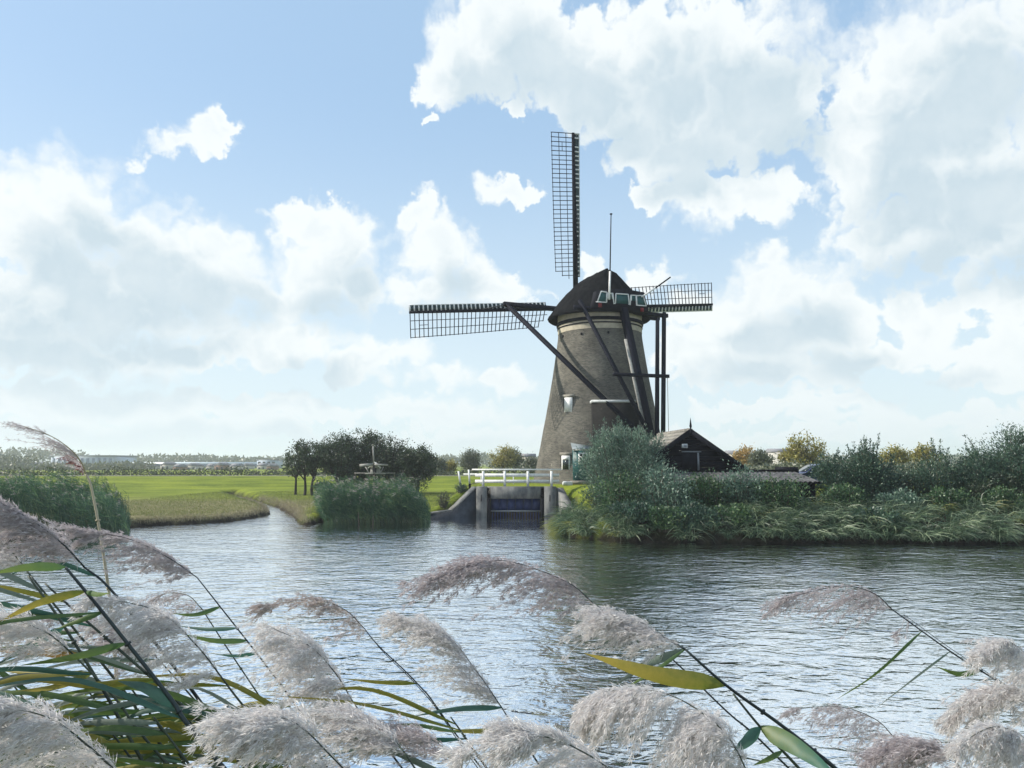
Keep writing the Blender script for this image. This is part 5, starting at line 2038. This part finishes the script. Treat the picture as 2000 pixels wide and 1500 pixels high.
def build_model_mill():
    Y = 60.0
    f = lambda px, py: atY(px, py, Y)
    c = f(733, 935)
    g = gz(c[0], Y)
    root = empty('model_windmill', (c[0], Y, g))
    tag(root, 'small weathered wooden model windmill on a post among the orchard trees', 'model windmill')
    u = lambda px, py: f(px, py)
    z0, z1 = u(733, 924)[2], u(733, 914)[2]
    MB().tube([(c[0], Y, g - 0.1), (c[0], Y, z0)], 0.14, 8).build('post', 'wood_dark', root)
    lathe((c[0], Y, z0), [(0.46, 0), (0.36, z1 - z0)], 8).build('body', 'weathered', root)
    MB().box((c[0] + 0.1, Y - 0.42, (z0 + z1) / 2), (0.10, 0.06, z1 - z0)).build('door', 'wood_dark', root)
    MB().box((c[0], Y, z0 - 0.05), (1.5, 0.9, 0.05)).build('stage', 'weathered', root)
    ap = u(734, 903)[2]
    MB().poly_prism([(c[0] - 0.48, Y - 0.5, z1), (c[0] + 0.42, Y - 0.5, z1), (c[0] + 0.0, Y - 0.5, ap)], (0, 1.0, 0)).build('cap', 'weathered', root)
    for s in (-1, 1):
        MB().beam((c[0] + s * 0.50, Y - 0.54, z1 - 0.02), (c[0], Y - 0.54, ap + 0.03), 0.06, 0.09, (0, 1, 0)).build('barge_board', 'white_soft', root)
    hub = np.array([c[0], Y - 0.75, (z1 + ap) / 2 + 0.05])
    MB().tube([hub, hub + np.array([0, 0.5, 0])], 0.05, 6).build('shaft', 'wood_dark', root)
    a = u(706, 909)
    b = u(761, 908)
    tpt = u(732, 872)
    MB().beam(hub, (a[0], Y - 0.75, a[2]), 0.22, 0.03, (0, 1, 0)).build('sail', 'weathered', root)
    MB().beam(hub, (b[0], Y - 0.75, b[2]), 0.14, 0.03, (0, 1, 0)).build('sail', 'weathered', root)
    MB().beam(hub, (tpt[0], Y - 0.75, tpt[2]), 0.12, 0.03, (0, 1, 0)).build('sail', 'weathered', root)
    MB().beam(hub, hub + np.array([0.03, 0, -1.25]), 0.12, 0.03, (0, 1, 0)).build('sail', 'wood_dark', root)
    MB().beam((c[0] + 0.45, Y - 0.3, z0), u(749, 912), 0.05, 0.05, (0, 1, 0)).build('brace', 'weathered', root)
    MB().beam((c[0] - 0.45, Y - 0.3, z0), u(714, 912), 0.06, 0.06, (0, 1, 0)).build('brace', 'weathered', root)
    # rail beside it
    y2 = 59.0
    a, b = atY(692, 924, y2), atY(772, 924, y2)
    r = empty('garden_rail', ((a[0] + b[0]) / 2, y2, gz(a[0], y2)))
    tag(r, 'thin grey rail in front of the model windmill', 'fence')
    MB().box(((a[0] + b[0]) / 2, y2, a[2]), (b[0] - a[0], 0.05, 0.06)).build('rail', 'weathered', r)
    for i in range(3):
        x = a[0] + (b[0] - a[0]) * (0.02 + 0.48 * i)
        MB().box((x, y2 + 0.05, (a[2] + gz(x, y2)) / 2), (0.06, 0.06, a[2] - gz(x, y2) + 0.1)).build('post', 'twig', r)


build_model_mill()


# ------------------------------------------------------------------ foreground reeds on the near bank
def spline(P, n):
    """smooth curve through points (Catmull-Rom), n samples"""
    P = np.asarray(P, float)
    if len(P) == 2:
        t = np.linspace(0, 1, n)[:, None]
        return P[0] * (1 - t) + P[1] * t
    Q = np.concatenate([[2 * P[0] - P[1]], P, [2 * P[-1] - P[-2]]])
    m = len(P) - 1
    out = []
    for u in np.linspace(0, m, n):
        i = min(int(u), m - 1)
        t = u - i
        a, b, c, d = Q[i], Q[i + 1], Q[i + 2], Q[i + 3]
        out.append(0.5 * (2 * b + (c - a) * t + (2 * a - 5 * b + 4 * c - d) * t * t + (3 * b - a - 3 * c + d) * t ** 3))
    return np.array(out)


WIND = np.array([-0.88, 0.05, -0.20])


def plume_mesh(bb, r, nb=46, Lb=0.15, spik=16, hairs=4, hl=0.014, hw=0.0013, droop=0.35, wind=WIND, side=0.38, k=7):
    """feathery panicle: thin branches streaming down-wind from the rachis, each set with silky spikelets"""
    m = len(bb)
    Lb = Lb * 0.92
    nodes = np.sort(r.uniform(0.0, 0.97, max(6, nb // 3)))
    u = np.clip(np.sort(nodes[r.integers(0, len(nodes), nb)] + r.normal(size=nb) * 0.012), 0, 0.99)
    idx = u * (m - 1)
    i0 = np.minimum(idx.astype(int), m - 2)
    p0 = bb[i0] + (bb[i0 + 1] - bb[i0]) * (idx - i0)[:, None]
    tan = nrm(bb[i0 + 1] - bb[i0])
    sd = rand_dirs(nb, r)
    sd = nrm(sd - tan * (sd * tan).sum(1, keepdims=True))
    L = Lb * (0.30 + 0.80 * (1 - u) ** 0.55 * (0.55 + 0.45 * np.minimum(1, u / 0.12))) * r.uniform(0.40, 1.0, nb) * np.where(r.random(nb) < 0.18, 1.45, 1.0)
    d0 = nrm(tan * 0.8 + sd * side + np.array(wind) * 0.15)
    d1 = nrm(np.array(wind) + np.array([0, 0, -droop]) + sd * side * 0.8 + tan * (0.55 if droop < 0.4 else 0.25 if droop < 1 else 0.1) + r.normal(size=(nb, 3)) * 0.20)
    pts = [p0]
    dirs = []
    for j in range(k):
        a = ((j + 0.5) / k) ** 0.6
        d = nrm(d0 * (1 - a) + d1 * a + r.normal(size=(nb, 3)) * 0.05)
        dirs.append(d)
        pts.append(pts[-1] + d * (L / k)[:, None])
    pts = np.stack(pts, 1)                  # nb,k+1,3
    dirs = np.stack(dirs + [dirs[-1]], 1)
    parts = []
    # branch threads
    view = np.array([0, 1.0, 0.1])
    sdv = nrm(np.cross(dirs, view)) * 0.00045
    V = np.stack([pts - sdv, pts + sdv], 2).reshape(-1, 3)
    i = (np.arange(nb)[:, None] * (k + 1) + np.arange(k)[None]).ravel() * 2
    parts.append((V, [np.stack([i, i + 1, i + 3, i + 2], -1)]))
    # spikelets with silky hairs
    nh = nb * spik
    bi = np.repeat(np.arange(nb), spik)
    t = r.uniform(0.10, 1.0, nh) ** 0.85 * k
    j0 = np.minimum(t.astype(int), k - 1)
    B = pts[bi, j0] + (pts[bi, j0 + 1] - pts[bi, j0]) * (t - j0)[:, None]
    D = dirs[bi, j0]
    B = B + r.normal(size=B.shape) * 0.0028
    B = np.repeat(B, hairs, 0)
    D = nrm(np.repeat(D, hairs, 0) + r.normal(size=(nh * hairs, 3)) * 0.42 + np.array([-0.12, 0, -0.1]))
    n = len(B)
    ln = hl * r.uniform(0.5, 1.35, n)[:, None]
    S = nrm(np.cross(D, view + r.normal(size=(n, 3)) * 0.5)) * (hw * r.uniform(0.6, 1.3, n))[:, None]
    V = np.stack([B, B + D * ln * 0.4 + S / 2, B + D * ln, B + D * ln * 0.4 - S / 2], 1).reshape(-1, 3)
    parts.append((V, [np.arange(4 * n).reshape(n, 4)]))
    return join(parts)


def leaf_mesh(P, w, r, roll=0.0, fold=0.18):
    """reed leaf along curve P (k,3), width w, folded at the midrib; returns V,F,along,across"""
    k = len(P)
    t = nrm(np.gradient(P, axis=0))
    view = nrm(P + np.array([0, 0, -CAMH]))
    S = nrm(np.cross(t, view))
    Nn = np.cross(S, t)
    a = np.linspace(0, 1, k)
    rr = roll * (0.4 + 1.1 * a)
    S2 = S * np.cos(rr)[:, None] + Nn * np.sin(rr)[:, None]
    N2 = np.cross(S2, t)
    prof = np.where(a < 0.22, 0.22 + 0.78 * np.sin(a / 0.22 * math.pi / 2), np.maximum(0.02, 1 - ((a - 0.22) / 0.78) ** 1.9))
    W = (w * prof / 2)[:, None]
    V = np.stack([P - S2 * W + N2 * W * fold, P, P + S2 * W + N2 * W * fold], 1).reshape(-1, 3)
    i = np.arange(k - 1) * 3
    Q = np.concatenate([np.stack([i, i + 1, i + 4, i + 3], -1), np.stack([i + 1, i + 2, i + 5, i + 4], -1)])
    V += (np.repeat(N2, 3, 0) * (np.sin(np.repeat(a, 3) * 19 + roll * 7) * np.tile([1.0, 0, -0.7], k) * w * 0.05)[:, None])
    return V, Q, np.repeat(a, 3), np.tile([-1.0, 0, 1.0], k)


def add_leaf(root, P, w, mat, r, roll=0.0, fold=0.42):
    V, Q, al, ac = leaf_mesh(P, w, r, roll, fold)
    o = mesh_np('leaf', V, [Q], mat, root, smooth=True)
    for nm, arr in (('along', al), ('across', ac)):
        at = o.data.attributes.new(nm, 'FLOAT', 'POINT')
        at.data.foreach_set('value', arr.astype(np.float32))
    return o


def make_reed(label, group, D, stem, plume=None, leaves=(), auto=0, seed=0, pm='plume_silver', pk=None, sm='reed_stem', rad=0.0026, dD=0.0, autolen=(0.20, 0.42), autoc=None, rootdx=None):
    """stem: photo pixels from the plume base down; D distance of the reed in metres; the stem runs on to its root on the bank"""
    r = np.random.default_rng(seed)
    sp = [atY(px, py, D + dD * i) for i, (px, py) in enumerate(stem)]
    end, prev = sp[-1], sp[-2]
    slope = (end[0] - prev[0]) / max(0.05, prev[2] - end[2])
    ry = D + dD * len(stem) + r.uniform(-0.05, 0.25)
    hgt = end[2] - 1.2
    dx = min(1.1, 0.50 * slope * hgt) if rootdx is None else rootdx
    g = gz(end[0] + dx, ry)
    rootp = np.array([end[0] + dx, ry, g])
    mid = np.array([end[0] + dx * 0.72, (end[1] + ry) / 2, end[2] - (end[2] - g) * 0.45])
    root = empty('reed', rootp)
    tag(root, label, 'reed', group)
    full = spline(sp + [mid, rootp - ZU * 0.05], 26)
    tot = np.linspace(0, 1, 26)
    st = MB().tube(full, rad * (0.55 + 0.75 * tot), 6).build('stem', sm, root, smooth=True)
    # leaf nodes on the stem
    for q in (0.30, 0.5):
        i = int(q * 25)
        MB().tube([full[i], full[i] + (full[i + 1] - full[i]) * 0.10], rad * 1.45, 6).build('node', sm, st)
    if plume:
        bp = [sp[0]] + [atY(px, py, D + 0.03 * j * (-1) ** seed) for j, (px, py) in enumerate(plume, 1)]
        bb = spline(bp, 24)
        kw = dict(pk or {})
        V, FF = plume_mesh(bb, r, **kw)
        pl = mesh_np('plume', V, FF, pm, root)
        MB().tube(bb, np.linspace(rad * 0.55, rad * 0.18, 24), 5).build('rachis', sm, pl, smooth=True)
    for lf in leaves:
        (bx, by), (tx, ty), w, mat = lf[:4]
        sag = lf[4] if len(lf) > 4 else 0
        roll = lf[5] if len(lf) > 5 else r.uniform(-0.5, 0.5)
        # attach to the nearest point of the visible stem
        b = atY(bx, by, D)
        dd = np.linalg.norm(full - b, axis=1)
        b = full[int(dd.argmin())] if dd.min() < 0.12 else b
        e = atY(tx, ty, D + (lf[6] if len(lf) > 6 else r.uniform(-0.12, 0.06)))
        m = (b + e) / 2 + ZU * (-sag / F * D)
        add_leaf(root, spline([b, m, e], 14), w * (0.72 if w < 0.030 else 0.88), mat, r, roll)
    mats = autoc or ['blade_green', 'blade_green', 'blade_teal', 'blade_yellow', 'blade_pale']
    for i in range(auto):
        t = 0.06 + 0.62 * (i + r.uniform(0, 0.9)) / auto
        b = full[int(t * 25)]
        ln = r.uniform(*autolen)
        an = r.uniform(-0.30, 0.42)
        e = b + np.array([-math.cos(an), r.uniform(-0.30, 0.30), -math.sin(an) * 0.8]) * ln
        m = (b + e) / 2 + ZU * r.uniform(0.0, 0.05)
        add_leaf(root, spline([b, m, e], 12), r.uniform(0.006, 0.0125), mats[r.integers(0, len(mats))], r, r.uniform(-0.9, 0.9))
    return root


FL = dict(nb=78, Lb=0.16, spik=26, hairs=5, hl=0.013, hw=0.0012)              # full, fluffy
FL2 = dict(nb=92, Lb=0.17, spik=30, hairs=5, hl=0.012, hw=0.0011, side=0.55, droop=0.5)
MID = dict(nb=54, Lb=0.15, spik=20, hairs=4, hl=0.012, hw=0.0012)
THIN = dict(nb=38, Lb=0.17, spik=20, hairs=3, hl=0.010, hw=0.0013, droop=0.75, side=0.25)


def build_reeds():
    # tall thin straw coloured reed at the left
    make_reed('tall upright straw-stemmed reed with reddish plume reaching above the horizon', None, 2.3, [(167, 925), (178, 950), (197, 1050), (213, 1160), (222, 1250)],
              [(160, 905), (140, 880), (100, 852), (48, 833)], seed=1, pm='plume_mauve', sm='straw_stem', rad=0.0050, rootdx=0.1,
              pk=dict(nb=40, Lb=0.17, spik=16, hairs=3, hl=0.010, hw=0.0011, droop=-0.12, side=0.16))
    make_reed('short reed with dark red plume beside the tall straw-stemmed reed', None, 2.4, [(168, 926), (181, 960), (200, 1060), (216, 1170), (226, 1260)],
              [(160, 908), (146, 895), (126, 890)], seed=2, pm='plume_red', sm='straw_stem', rad=0.0020, rootdx=0.1,
              pk=dict(nb=22, Lb=0.06, spik=14, hairs=4, hl=0.010, hw=0.0015, droop=0.1, side=0.3))
    # left group
    make_reed('long dense mauve plume lying just below the tall straw-stemmed reed', None, 1.55, [(165, 1108), (215, 1150), (330, 1290), (440, 1440)], [(120, 1060), (60, 1015), (-30, 965)], seed=3, pm='plume_mauve', pk=dict(FL, nb=96, Lb=0.15), sm='reed_stem_dark', rad=0.0036, auto=3)
    make_reed('pale plume behind the thick dark stem, under the long dense mauve plume', None, 1.45, [(60, 1125), (130, 1210), (250, 1360), (340, 1490)], [(25, 1080), (-20, 1040), (-80, 1010)], seed=4, pm='plume_silver', pk=FL, auto=5, rad=0.003)
    make_reed('long mauve plume with four short leaves on its stem, crossing the tall straw stem', None, 2.05, [(385, 1128), (430, 1185), (520, 1300), (600, 1410)], [(330, 1090), (250, 1052), (152, 1036)], seed=5, pm='plume_mauve', pk=dict(FL, nb=84, Lb=0.17), sm='reed_stem_dark', auto=0,
              leaves=[((432, 1190), (335, 1198), 0.017, 'blade_green', 8), ((462, 1223), (345, 1222), 0.016, 'blade_teal', 4), ((485, 1254), (355, 1238), 0.020, 'blade_green', 6), ((490, 1285), (420, 1278), 0.014, 'blade_teal', 4)])
    make_reed('thin mauve plume hanging below the mauve plume with four short leaves', None, 2.1, [(395, 1190), (440, 1260), (520, 1380), (590, 1490)], [(365, 1162), (320, 1160), (290, 1180)], seed=6, pm='plume_mauve', pk=THIN, auto=1)
    make_reed('wide silver plume under the mauve plume with four short leaves', None, 1.5, [(432, 1322), (470, 1372), (560, 1480), (640, 1580)], [(385, 1262), (310, 1195), (190, 1165)], seed=7, pm='plume_silver', pk=FL2, auto=3, rad=0.003)
    make_reed('loose mauve plume between the thick dark stem and the wide silver plume', None, 1.6, [(330, 1310), (400, 1390), (520, 1530)], [(280, 1260), (200, 1215), (80, 1205)], seed=8, pm='plume_mauve', pk=FL, auto=4)
    make_reed('small silver plume behind the orange-brown withered leaf', None, 1.3, [(140, 1275), (230, 1370), (350, 1520)], [(90, 1235), (20, 1210), (-70, 1205)], seed=9, pm='plume_silver', pk=FL, auto=5)
    make_reed('thick dark reed stem with broad green leaves crossing the other reeds', None, 1.25, [(128, 1108), (200, 1195), (330, 1360), (445, 1510)], None, seed=10, sm='reed_stem_dark', rad=0.0040,
              leaves=[((128, 1100), (-25, 1122), 0.020, 'blade_green', -6, 0.2), ((170, 1140), (215, 1158), 0.012, 'blade_green', 4), ((158, 1150), (-20, 1225), 0.019, 'blade_yellow', -10, 0.3), ((205, 1192), (105, 1230), 0.013, 'blade_green', 0),
                      ((250, 1255), (40, 1300), 0.018, 'blade_green', 6), ((300, 1310), (60, 1330), 0.017, 'blade_yellow', 10), ((345, 1365), (230, 1330), 0.026, 'blade_teal', -10)], auto=3)
    make_reed('slim green reed stem with orange-brown withered leaf beside the thick dark stem', None, 1.35, [(55, 1125), (110, 1200), (200, 1345), (285, 1500)], None, seed=11, rad=0.0032,
              leaves=[((150, 1287), (-20, 1272), 0.022, 'blade_brown', -4, 0.2), ((120, 1240), (-10, 1300), 0.020, 'blade_teal', 0), ((165, 1305), (-15, 1308), 0.014, 'blade_yellow', 4), ((185, 1330), (30, 1350), 0.017, 'blade_yellow', 8)], auto=4)
    make_reed('green reed stem rising between the thick dark stem and the withered leaf', None, 1.4, [(88, 1140), (160, 1205), (280, 1310), (380, 1400)], None, seed=12, rad=0.0030, auto=7)
    G3 = 'leafy green reeds crowding round the withered leaf'
    L3 = 'leafy green reed without plume in the crowd around the thick dark stem'
    for i, (x, y, D) in enumerate(((70, 1350, 1.35), (165, 1340, 1.5), (245, 1330, 1.4), (330, 1355, 1.55), (395, 1390, 1.4), (20, 1330, 1.55), (300, 1400, 1.25), (120, 1400, 1.2), (210, 1420, 1.3), (440, 1375, 1.6))):
        make_reed(L3, G3, D, [(x, y), (x + 45, y + 60), (x + 110, y + 150), (x + 170, y + 240)], None, seed=40 + i, auto=13, rad=0.0026, autolen=(0.16, 0.36), autoc=['blade_green', 'blade_green', 'blade_teal', 'blade_yellow', 'blade_pale', 'blade_green'])
    make_reed('big cream plume in front of the leafy green reeds, nearest the withered leaf', None, 1.05, [(240, 1520), (300, 1580), (380, 1680)], [(170, 1455), (90, 1400), (-40, 1372)], seed=13, pm='plume_silver', pk=dict(FL2, nb=100, Lb=0.15), rad=0.003)
    make_reed('tip of a cream plume beside the big cream plume under the leafy reeds', None, 1.15, [(60, 1470), (140, 1560), (220, 1660)], [(10, 1420), (-40, 1390), (-100, 1380)], seed=14, pm='plume_silver', pk=FL)
    # middle
    make_reed('reed with brown-tinted plume and one long thin stem over the open water', None, 2.3, [(712, 1228), (740, 1262), (815, 1335), (880, 1420)], [(672, 1190), (610, 1172), (498, 1186)], seed=15, pm='plume_brown', pk=dict(MID, nb=66), sm='reed_stem_dark',
              leaves=[((805, 1332), (668, 1325), 0.018, 'blade_yellow', 3)])
    make_reed('tiny side plume on the stem of the brown-tinted reed', None, 2.3, [(716, 1233), (750, 1275), (820, 1345), (890, 1440)], [(700, 1230), (670, 1238), (632, 1252)], seed=16, pm='plume_mauve', pk=dict(nb=12, Lb=0.09, spik=14, hairs=3), sm='reed_stem_dark', rad=0.0015)
    make_reed('domed silver plume under the brown-tinted plume', None, 1.55, [(690, 1372), (725, 1420), (785, 1500), (850, 1590)], [(655, 1315), (605, 1262), (530, 1226)], seed=17, pm='plume_silver', pk=dict(FL2, nb=110, Lb=0.17), sm='reed_stem_dark', auto=2)
    make_reed('sloping silver plume with a teal leaf at its base, over open water', None, 1.75, [(980, 1382), (1010, 1430), (1070, 1520)], [(930, 1310), (870, 1240), (768, 1202)], seed=18, pm='plume_silver', pk=dict(FL, nb=110, Lb=0.17), sm='reed_stem_dark',
              leaves=[((975, 1385), (800, 1400), 0.018, 'blade_teal', -6), ((1010, 1432), (850, 1428), 0.016, 'blade_yellow', 0)])
    make_reed('big fluffy cream plume at the feet of the domed silver plume', None, 1.08, [(720, 1560), (780, 1620), (860, 1720)], [(650, 1480), (560, 1405), (430, 1408)], seed=19, pm='plume_silver', pk=dict(FL2, nb=110, Lb=0.13), auto=3)
    make_reed('silver plume overlapped by the big fluffy cream plume', None, 1.3, [(790, 1470), (830, 1530), (890, 1620)], [(755, 1430), (700, 1400), (610, 1395)], seed=20, pm='plume_silver', pk=FL, auto=2)
    make_reed('flat fluffy plume lying next to the broadest cream plume', None, 1.1, [(1240, 1545), (1300, 1600), (1380, 1690)], [(1150, 1475), (1040, 1437), (890, 1478)], seed=21, pm='plume_silver', pk=dict(FL2, nb=100, Lb=0.12))
    make_reed('small mauve plume behind the flat fluffy plume', None, 1.35, [(900, 1500), (940, 1560), (1010, 1660)], [(860, 1455), (810, 1432), (730, 1442)], seed=22, pm='plume_mauve', pk=MID, auto=3)
    make_reed('leafy green reed between the domed silver plume and the crowded reeds', None, 1.5, [(560, 1370), (590, 1420), (640, 1500), (700, 1590)], None, seed=60, auto=7, autoc=['blade_green', 'blade_teal', 'blade_green', 'blade_yellow'])
    make_reed('leafy green reed behind the big fluffy cream plume', None, 1.4, [(470, 1390), (515, 1440), (580, 1520)], None, seed=61, auto=8, autoc=['blade_green', 'blade_teal', 'blade_green', 'blade_yellow'])
    make_reed('leafy reed with yellow blades under the sloping silver plume', None, 1.5, [(880, 1400), (905, 1435), (950, 1500)], None, seed=62, auto=5, autoc=['blade_green', 'blade_teal', 'blade_yellow'])
    # the big pair in the centre
    make_reed('largest feathery mauve plume arching over the water in front of the mill reflection', None, 1.75, [(1160, 1180), (1290, 1268), (1420, 1390), (1540, 1500)], [(1110, 1138), (1010, 1100), (940, 1098), (826, 1140)], seed=23, pm='plume_mauve',
              pk=dict(nb=110, Lb=0.22, spik=24, hairs=5, hl=0.013, hw=0.0013, droop=0.45, side=0.30), sm='reed_stem_dark', rad=0.0024)
    make_reed('reed with pale plume and one broad yellow-tipped green leaf beside the largest mauve plume', None, 1.45, [(1338, 1268), (1420, 1340), (1520, 1412), (1600, 1475), (1700, 1560)], [(1290, 1240), (1230, 1205), (1150, 1195)], seed=24, pm='plume_silver',
              pk=dict(nb=84, Lb=0.17, spik=24, hairs=5, hl=0.013, hw=0.0012, droop=0.45, side=0.35), sm='reed_stem_dark', rad=0.0042,
              leaves=[((1420, 1343), (1142, 1276), 0.037, 'blade_yellow', 10, 0.15), ((1330, 1275), (1192, 1345), 0.022, 'blade_pale', -8, 0.3, 0.30), ((1300, 1315), (1205, 1352), 0.010, 'blade_green', 4)])
    make_reed('dark reed stem carrying broad teal leaves under the yellow-tipped leaf', None, 1.3, [(1432, 1355), (1485, 1420), (1560, 1500), (1640, 1590)], None, seed=25, sm='reed_stem', rad=0.0032,
              leaves=[((1480, 1415), (1640, 1520), 0.034, 'blade_tealmix', -6, 0.1), ((1484, 1422), (1430, 1470), 0.026, 'blade_teal', 4, 0.2), ((1520, 1468), (1470, 1495), 0.012, 'blade_green', 2)])
    make_reed('broadest fluffy cream plume hanging straight down under the yellow-tipped leaf', None, 1.12, [(1470, 1530), (1520, 1600), (1600, 1700)], [(1415, 1430), (1310, 1358), (1200, 1348), (1135, 1380)], seed=26, pm='plume_silver',
              pk=dict(nb=150, Lb=0.16, spik=30, hairs=5, hl=0.013, hw=0.0011, droop=1.6, wind=np.array([-0.42, 0.05, -0.5]), side=0.45))
    # right
    make_reed('slender reed with separate drooping threads and long straight stem over open water', None, 2.0, [(1742, 1190), (1860, 1275), (1940, 1325), (2020, 1378), (2120, 1450)], [(1705, 1158), (1640, 1145), (1518, 1172)], seed=27, pm='plume_mauve',
              pk=dict(nb=62, Lb=0.24, spik=22, hairs=4, hl=0.011, hw=0.0013, droop=0.75, side=0.22), sm='reed_stem_dark', rad=0.0030,
              leaves=[((1808, 1238), (1620, 1375), 0.012, 'blade_green', 12, 0.8), ((1920, 1312), (1828, 1302), 0.020, 'blade_green', 10), ((1862, 1276), (1690, 1400), 0.009, 'blade_pale', 0, 0.9)])
    make_reed('tiny drooping side plume on the slender reed with the long straight stem', None, 2.0, [(1765, 1200), (1850, 1262), (1935, 1318), (2020, 1375), (2120, 1450)], [(1775, 1215), (1765, 1225), (1752, 1238)], seed=28, pm='plume_mauve', pk=dict(nb=5, Lb=0.09, spik=14, hairs=3, droop=1.0), rad=0.0012, sm='reed_stem_dark')
    make_reed('thin mauve plume with drooping threads, alone under the slender reed', None, 2.0, [(1748, 1442), (1800, 1490), (1870, 1560)], [(1710, 1405), (1640, 1380), (1552, 1385)], seed=29, pm='plume_mauve', pk=dict(nb=52, Lb=0.20, spik=20, hairs=4, hl=0.011, hw=0.0012, droop=0.8, side=0.25))
    make_reed('drooping silver plume touching the long straight stem of the slender reed', None, 1.55, [(2060, 1415), (2120, 1480), (2200, 1570)], [(2000, 1352), (1930, 1350), (1860, 1395)], seed=30, pm='plume_silver', pk=dict(FL, nb=90, Lb=0.17, droop=1.1))
    make_reed('round silver plume above the long straight stem of the slender reed', None, 1.6, [(2050, 1345), (2100, 1410), (2180, 1510)], [(2010, 1285), (1970, 1255), (1925, 1275)], seed=31, pm='plume_silver', pk=dict(FL, Lb=0.13, droop=0.8))
    make_reed('mauve-grey plume under the thin threads beside the drooping silver plume', None, 1.4, [(1890, 1520), (1950, 1580), (2030, 1660)], [(1850, 1470), (1790, 1448), (1715, 1470)], seed=32, pm='plume_mauve', pk=dict(FL, nb=80, Lb=0.14, droop=0.8))
    make_reed('low silver plume directly under the drooping silver plume', None, 1.4, [(2050, 1500), (2110, 1570), (2180, 1650)], [(2000, 1440), (1940, 1420), (1870, 1455)], seed=33, pm='plume_silver', pk=dict(FL, nb=80, Lb=0.14, droop=0.9),
              leaves=[((2010, 1450), (1960, 1520), 0.02, 'blade_teal', 0)])
    make_reed('short reed with green leaves under the low silver plume and the drooping silver plume', None, 1.5, [(1990, 1440), (2040, 1510), (2110, 1600)], None, seed=63, auto=5, autolen=(0.1, 0.22), autoc=['blade_teal', 'blade_green', 'blade_pale'])


build_reeds()


# ------------------------------------------------------------------ haze
def build_haze():
    m = bpy.data.materials.new('haze')
    m.use_nodes = True
    nt = m.node_tree
    nt.nodes.clear()
    o = nt.nodes.new('ShaderNodeOutputMaterial')
    v = nt.nodes.new('ShaderNodeVolumePrincipled')
    v.inputs['Color'].default_value = (0.86, 0.92, 0.97, 1)
    v.inputs['Density'].default_value = 0.0004
    v.inputs['Anisotropy'].default_value = 0.2
    nt.links.new(v.outputs[0], o.inputs['Volume'])
    MATS['haze'] = m
    b = MB().box((0, 1320, 16.25), (5800, 3300, 36.5)).build('haze', 'haze')
    tag(b, 'thin pale haze lying over the whole polder', 'haze', kind='stuff')


build_haze()
